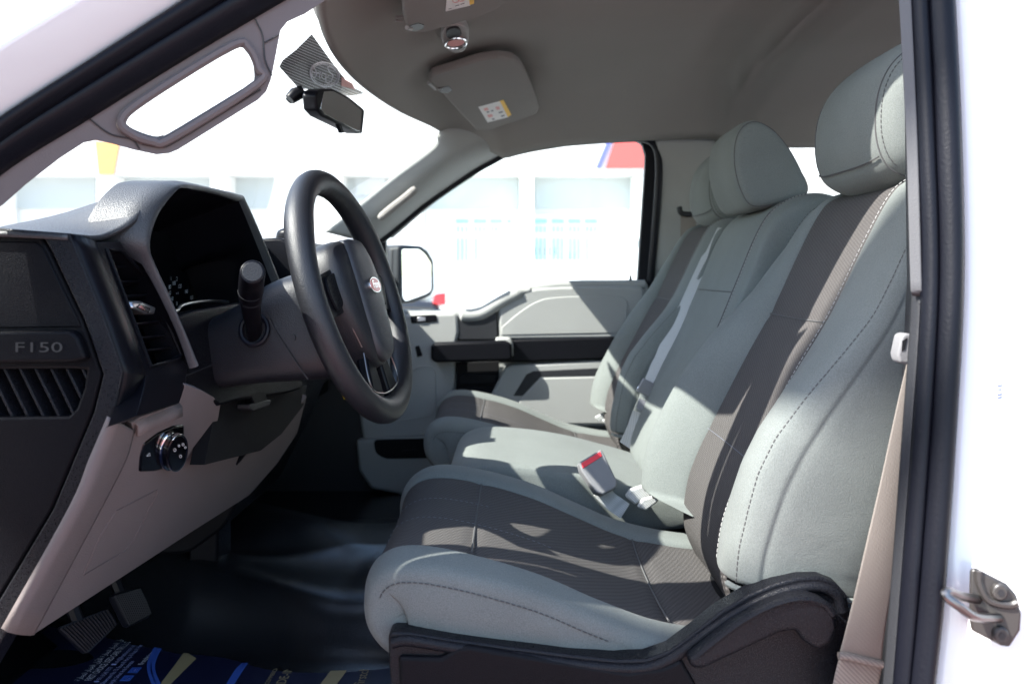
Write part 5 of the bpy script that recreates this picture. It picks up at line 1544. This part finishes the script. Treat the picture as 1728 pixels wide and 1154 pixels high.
# vinyl hump over the gearbox, loosely fitted
rows = []
for i in range(81):
    x = lerp(-1.05, 0.10, i / 80)
    r = []
    for j in range(81):
        y = lerp(1.36, 2.30, j / 80)
        u = (y - 1.80) / 0.30
        side = 1 / (1 + math.exp(-(y - 1.50 - 0.03 * math.sin(x * 7) - 0.55 * max(0, -0.58 - x)) / 0.018)) * (1 / (1 + math.exp((y - 2.06) / 0.03)))
        h = interp(x, [-1.05, -0.85, -0.6, -0.3, 0.1], [0.36, 0.24, 0.13, 0.085, 0.07])
        w1 = math.sin(x * 15 + y * 11 + 1.2 * math.sin(y * 7)); w2 = math.sin(x * 9 - y * 17 + 1.5 * math.sin(x * 6))
        fold = 0.006 * w1 + 0.007 * w2 + 0.006 * (1 - abs(math.sin(x * 5 - y * 8))) ** 3
        z = zf + 0.003 + side * (h + fold)
        if y < 1.52:
            z += 0.006 * math.sin(x * 14) * max(0, 1 - abs(y - 1.45) / 0.07)
        r.append(V(x, y, z))
    rows.append(r)
surf('floor_hump', rows, 'vinyl_floor', cab, solid=0.004)
# toe board under the dash
surf('toe_board', [[V(-0.80, y, zf + 0.002) for y in (0.92, 1.2, 1.5)], [V(-0.92, y, zf + 0.10) for y in (0.92, 1.2, 1.5)], [V(-1.04, y, zf + 0.32) for y in (0.92, 1.2, 1.5)]], 'vinyl_floor', cab, solid=0.004)
box('column_brace', (-0.60, 1.58, -0.60), (-0.545, 1.66, -0.34), 'plastic_black', dash, bevel=0.006)
def pedal(label, pts, d, ribs, armx):
    pl = plane3(P(*pts[0], d - 0.02), P(*pts[1], d + 0.03), P(*pts[2], d + 0.03))
    t = thing('pedal', label, 'pedal', tuple(onp(*pts[0], pl)))
    plate('pad', pts, pl, 0.012, 'rubber', t, bevel=0.004, rnd=8)
    n = pl[1] if pl[1].y < 0 else -pl[1]
    # grip ribs between the two long edges
    for k in range(ribs):
        f = (k + 0.5) / ribs
        a = Vector(pts[3]).lerp(Vector(pts[2]), f); b = Vector(pts[0]).lerp(Vector(pts[1]), f)
        a2 = a.lerp(b, 0.06); b2 = b.lerp(a, 0.06)
        tube('rib', [onp(a2.x, a2.y, pl) + n * 0.001, onp((a2.x + b2.x) / 2, (a2.y + b2.y) / 2, pl) + n * 0.002, onp(b2.x, b2.y, pl) + n * 0.001], 0.0019, 'rubber', t, n=6)
    m = (onp(*pts[0], pl) + onp(*pts[2], pl)) / 2
    tube('arm', [m + Vector((-0.012, 0, 0)), m + Vector((-0.05, 0.01, 0.08)), m + Vector((-0.08, 0.015, 0.24))], 0.009, 'plastic_smooth', t, n=8)
    return t
pedal('wide ribbed black brake pedal under the grey lower panel', [(98, 1058), (182, 1026), (198, 1054), (146, 1104)], 1.18, 15, 0)
pedal('narrow ribbed black accelerator pedal beside the brake pedal', [(190, 1002), (235, 990), (256, 1038), (218, 1058)], 1.34, 14, 0)
fm = thing('floor_mat', 'navy printed paper floor mat with white lettering and gold bands', 'floor mat', tuple(V(-0.45, 1.2, zf)))
MZ = planeZ(zf + 0.006)
sheet = slab('sheet', [V(-0.86, 0.94, zf + 0.006), V(-0.10, 0.94, zf + 0.006), V(-0.10, 1.53, zf + 0.006), V(-0.86, 1.60, zf + 0.006)], (0, 0, -0.003), 'mat_navy', fm, bevel=0)
MT = planeZ(zf + 0.0068)
UY, UX = (0, 1, 0), (-1, 0, 0)
def mtext(s, px, py, size, m, **kw):
    p = onp(px, py, MT)
    return text_mesh('print', s, p, UY, UX, size, m, fm, depth=0.0, **kw)
ar = '\uFE93\uFEAD\uFE8E\uFEA0\uFE98\uFEDF \uFEAD\uFE8E\uFEF4\uFEA8\uFEDF\u0627 \u0644\u0648\uFEF7\u0627'
x0 = -0.716
def line_at(x, y, s, size, m, **kw):
    return text_mesh('print', s, V(x, y, zf + 0.0068), UY, UX, size, m, fm, depth=0.0, **kw)
line_at(-0.695, 1.372, ar + ' ' + ar + ' ' + ar, 0.0145, 'print_white', stretch=0.8)
line_at(-0.677, 1.372, 'FIRST CHOICE USED CARS TR L.L.C', 0.0165, 'print_white', stretch=0.56)
line_at(-0.6625, 1.366, '\u25CF 971 6 545 7777   \u25A0 info@firstchoicecars.ae', 0.0115, 'print_lilac', stretch=0.62)
line_at(-0.650, 1.360, 'Showroom No: 70, Souq Al Haraj, Al Ruqa Al Hamra', 0.0112, 'print_lilac', stretch=0.62)
line_at(-0.6375, 1.356, 'Sharjah, United Arab Emirates', 0.0112, 'print_lilac', stretch=0.62)
line_at(-0.618, 1.428, 'firstchoicecars', 0.0130, 'print_white', stretch=0.8)
for y, ch in ((1.372, 'd'), (1.400, 'in')):
    slab('icon', [V(-0.631, y, zf + 0.0068), V(-0.615, y, zf + 0.0068), V(-0.615, y + 0.018, zf + 0.0068), V(-0.631, y + 0.018, zf + 0.0068)], (0, 0, -0.0005), 'print_blue', fm, bevel=0)
    line_at(-0.618, y + 0.003, ch, 0.013, 'print_white')
def band(pts, m):
    return slab('band', [onp(x, y, MT) for x, y in pts], (0, 0, -0.0004), m, fm, bevel=0)
band([(276, 1165), (331, 1110), (312, 1098), (262, 1165)], 'print_gold')
band([(532, 1165), (560, 1128), (576, 1090), (604, 1080), (600, 1100), (584, 1132), (560, 1165)], 'print_gold')
for a in ([(262, 1160), (252, 1128), (256, 1106), (270, 1082), (278, 1074)], [(270, 1160), (258, 1130), (262, 1108), (276, 1084), (284, 1075)], [(384, 1156), (400, 1130), (412, 1118)], [(390, 1156), (404, 1134), (415, 1118)]):
    ribbon('swoosh', [onp(x, y, MT) for x, y in cr(a, 5)], (1, 0.3, 0), 0.007, 0.0006, 'print_blue', fm)
p = onp(628, 1166, MT)
line_at(-0.236, 1.30, 'www.firstchoicecars.ae', 0.024, 'print_gold')
line_at(-0.362, 1.32, 'TRADE-IN', 0.022, 'print_gold')
line_at(-0.388, 1.36, 'COMMERCIAL', 0.010, 'print_gold')
line_at(-0.318, 1.31, 'VEHICLES', 0.020, 'mat_navy')
# ================================================================== driver door, swung wide open beside the camera
TH = math.radians(70)
HX, HY = -0.62, 0.80
ddoor = thing('driver_door', 'white driver door swung wide open on its front hinges', 'door', tuple(V(HX, HY, -0.70)))
du = Vector((math.cos(TH), -math.sin(TH), 0))
dn3 = Vector((-math.sin(TH), -math.cos(TH), 0))      # outboard side of the open door
def DP(s, z, n=0.0):
    p = V(HX, HY, z) + du * s + dn3 * n
    return p
slab('door_skin', [DP(s, z, 0.07) for s, z in ((0.0, -0.74), (1.02, -0.74), (1.06, -0.30), (1.06, 0.03), (0.30, 0.03), (0.22, -0.03), (0.0, -0.04))], dn3 * 0.05, 'white_paint', ddoor, bevel=0.02, bseg=3)
slab('door_panel', [DP(s, z, 0.0) for s, z in ((0.03, -0.70), (0.99, -0.70), (1.03, -0.30), (1.03, 0.02), (0.30, 0.02), (0.22, -0.04), (0.03, -0.05))], dn3 * 0.07, 'plastic_grey', ddoor, bevel=0.02, bseg=3)
slab('armrest', [DP(s, z, -0.05) for s, z in ((0.25, -0.16), (0.85, -0.14), (0.85, -0.20), (0.25, -0.22))], dn3 * 0.05, 'plastic_black', ddoor, bevel=0.01)
fo = [(0.02, -0.02), (0.36, 0.30), (0.50, 0.385), (0.62, 0.42), (1.0, 0.435), (1.05, 0.41), (1.06, 0.03)]
fi = [(0.99, 0.03), (0.985, 0.36), (0.96, 0.375), (0.63, 0.365), (0.53, 0.335), (0.40, 0.255), (0.20, 0.03), (0.02, -0.05)]
slab('window_frame', [DP(s, z - 0.0, 0.05) for s, z in fo + fi], dn3 * 0.04, 'rubber', ddoor, bevel=0.006)
slab('mirror_sail', [DP(s, z, 0.055) for s, z in ((0.06, -0.03), (0.24, -0.03), (0.24, 0.10), (0.17, 0.12))], dn3 * 0.03, 'plastic_charcoal', ddoor, bevel=0.005)
mr = slab('door_mirror', [DP(s, z, 0.17) for s, z in rounded([(0.12, -0.02), (0.26, -0.02), (0.26, 0.22), (0.12, 0.20)], 0.03)], dn3 * 0.22, 'plastic_charcoal', ddoor, bevel=0.02, bseg=3)
slab('mirror_arm', [DP(s, z, 0.08) for s, z in ((0.15, 0.02), (0.22, 0.02), (0.22, 0.08), (0.15, 0.08))], dn3 * 0.12, 'plastic_charcoal', mr, bevel=0.01)
# ================================================================== unseen post behind the camera, added so its blades shade the driver seat
shade_rig = thing('shade_post', 'unseen grey post with two flat blades, added to shade the driver seat', 'shade blocker', tuple(V(1.6, -0.585, -CZ)))
tube('pole', [V(1.6, -0.585, -CZ), V(1.6, -0.585, 1.5), V(1.6, -0.585, 4.0)], [0.09, 0.075, 0.06], 'satin_silver', shade_rig, n=16)
tube('arm', cr([V(1.6, -0.585, 3.95), V(1.45, -0.585, 4.16), V(1.0, -0.585, 4.22), V(-1.6, -0.585, 4.24)], 5), 0.035, 'satin_silver', shade_rig, n=12)
hd_ = slab('shade_blade', [V(x, y, 4.24) for x, y in rounded([(-3.62, -0.68), (-1.55, -0.68), (-1.55, -0.49), (-3.62, -0.49)], 0.05)], (0, 0, -0.07), 'plastic_charcoal', shade_rig, bevel=0.01)  # blade added to keep sun off the backrest bolster
slab('lamp_lens', [V(x, y, 4.168) for x, y in ((-3.5, -0.66), (-1.7, -0.66), (-1.7, -0.51), (-3.5, -0.51))], (0, 0, -0.006), 'paper_white', hd_, bevel=0)  # pale plate under the added blade, gives no light
tube('arm', cr([V(1.6, -0.60, 3.90), V(1.40, -0.84, 4.14), V(1.0, -0.86, 4.22), V(-3.90, -0.86, 4.24)], 5), 0.03, 'satin_silver', shade_rig, n=12)
hd2 = slab('shade_blade', [V(x, y, 4.24) for x, y in rounded([(-4.60, -1.02), (-3.90, -1.02), (-3.90, -0.738), (-4.60, -0.738)], 0.04)], (0, 0, -0.07), 'plastic_charcoal', shade_rig, bevel=0.01)  # second blade, added to shade the side of the cushion
slab('lamp_lens', [V(x, y, 4.168) for x, y in ((-4.5, -0.98), (-4.0, -0.98), (-4.0, -0.77), (-4.5, -0.77))], (0, 0, -0.006), 'paper_white', hd2, bevel=0)  # pale underside of the second added blade, not a light source
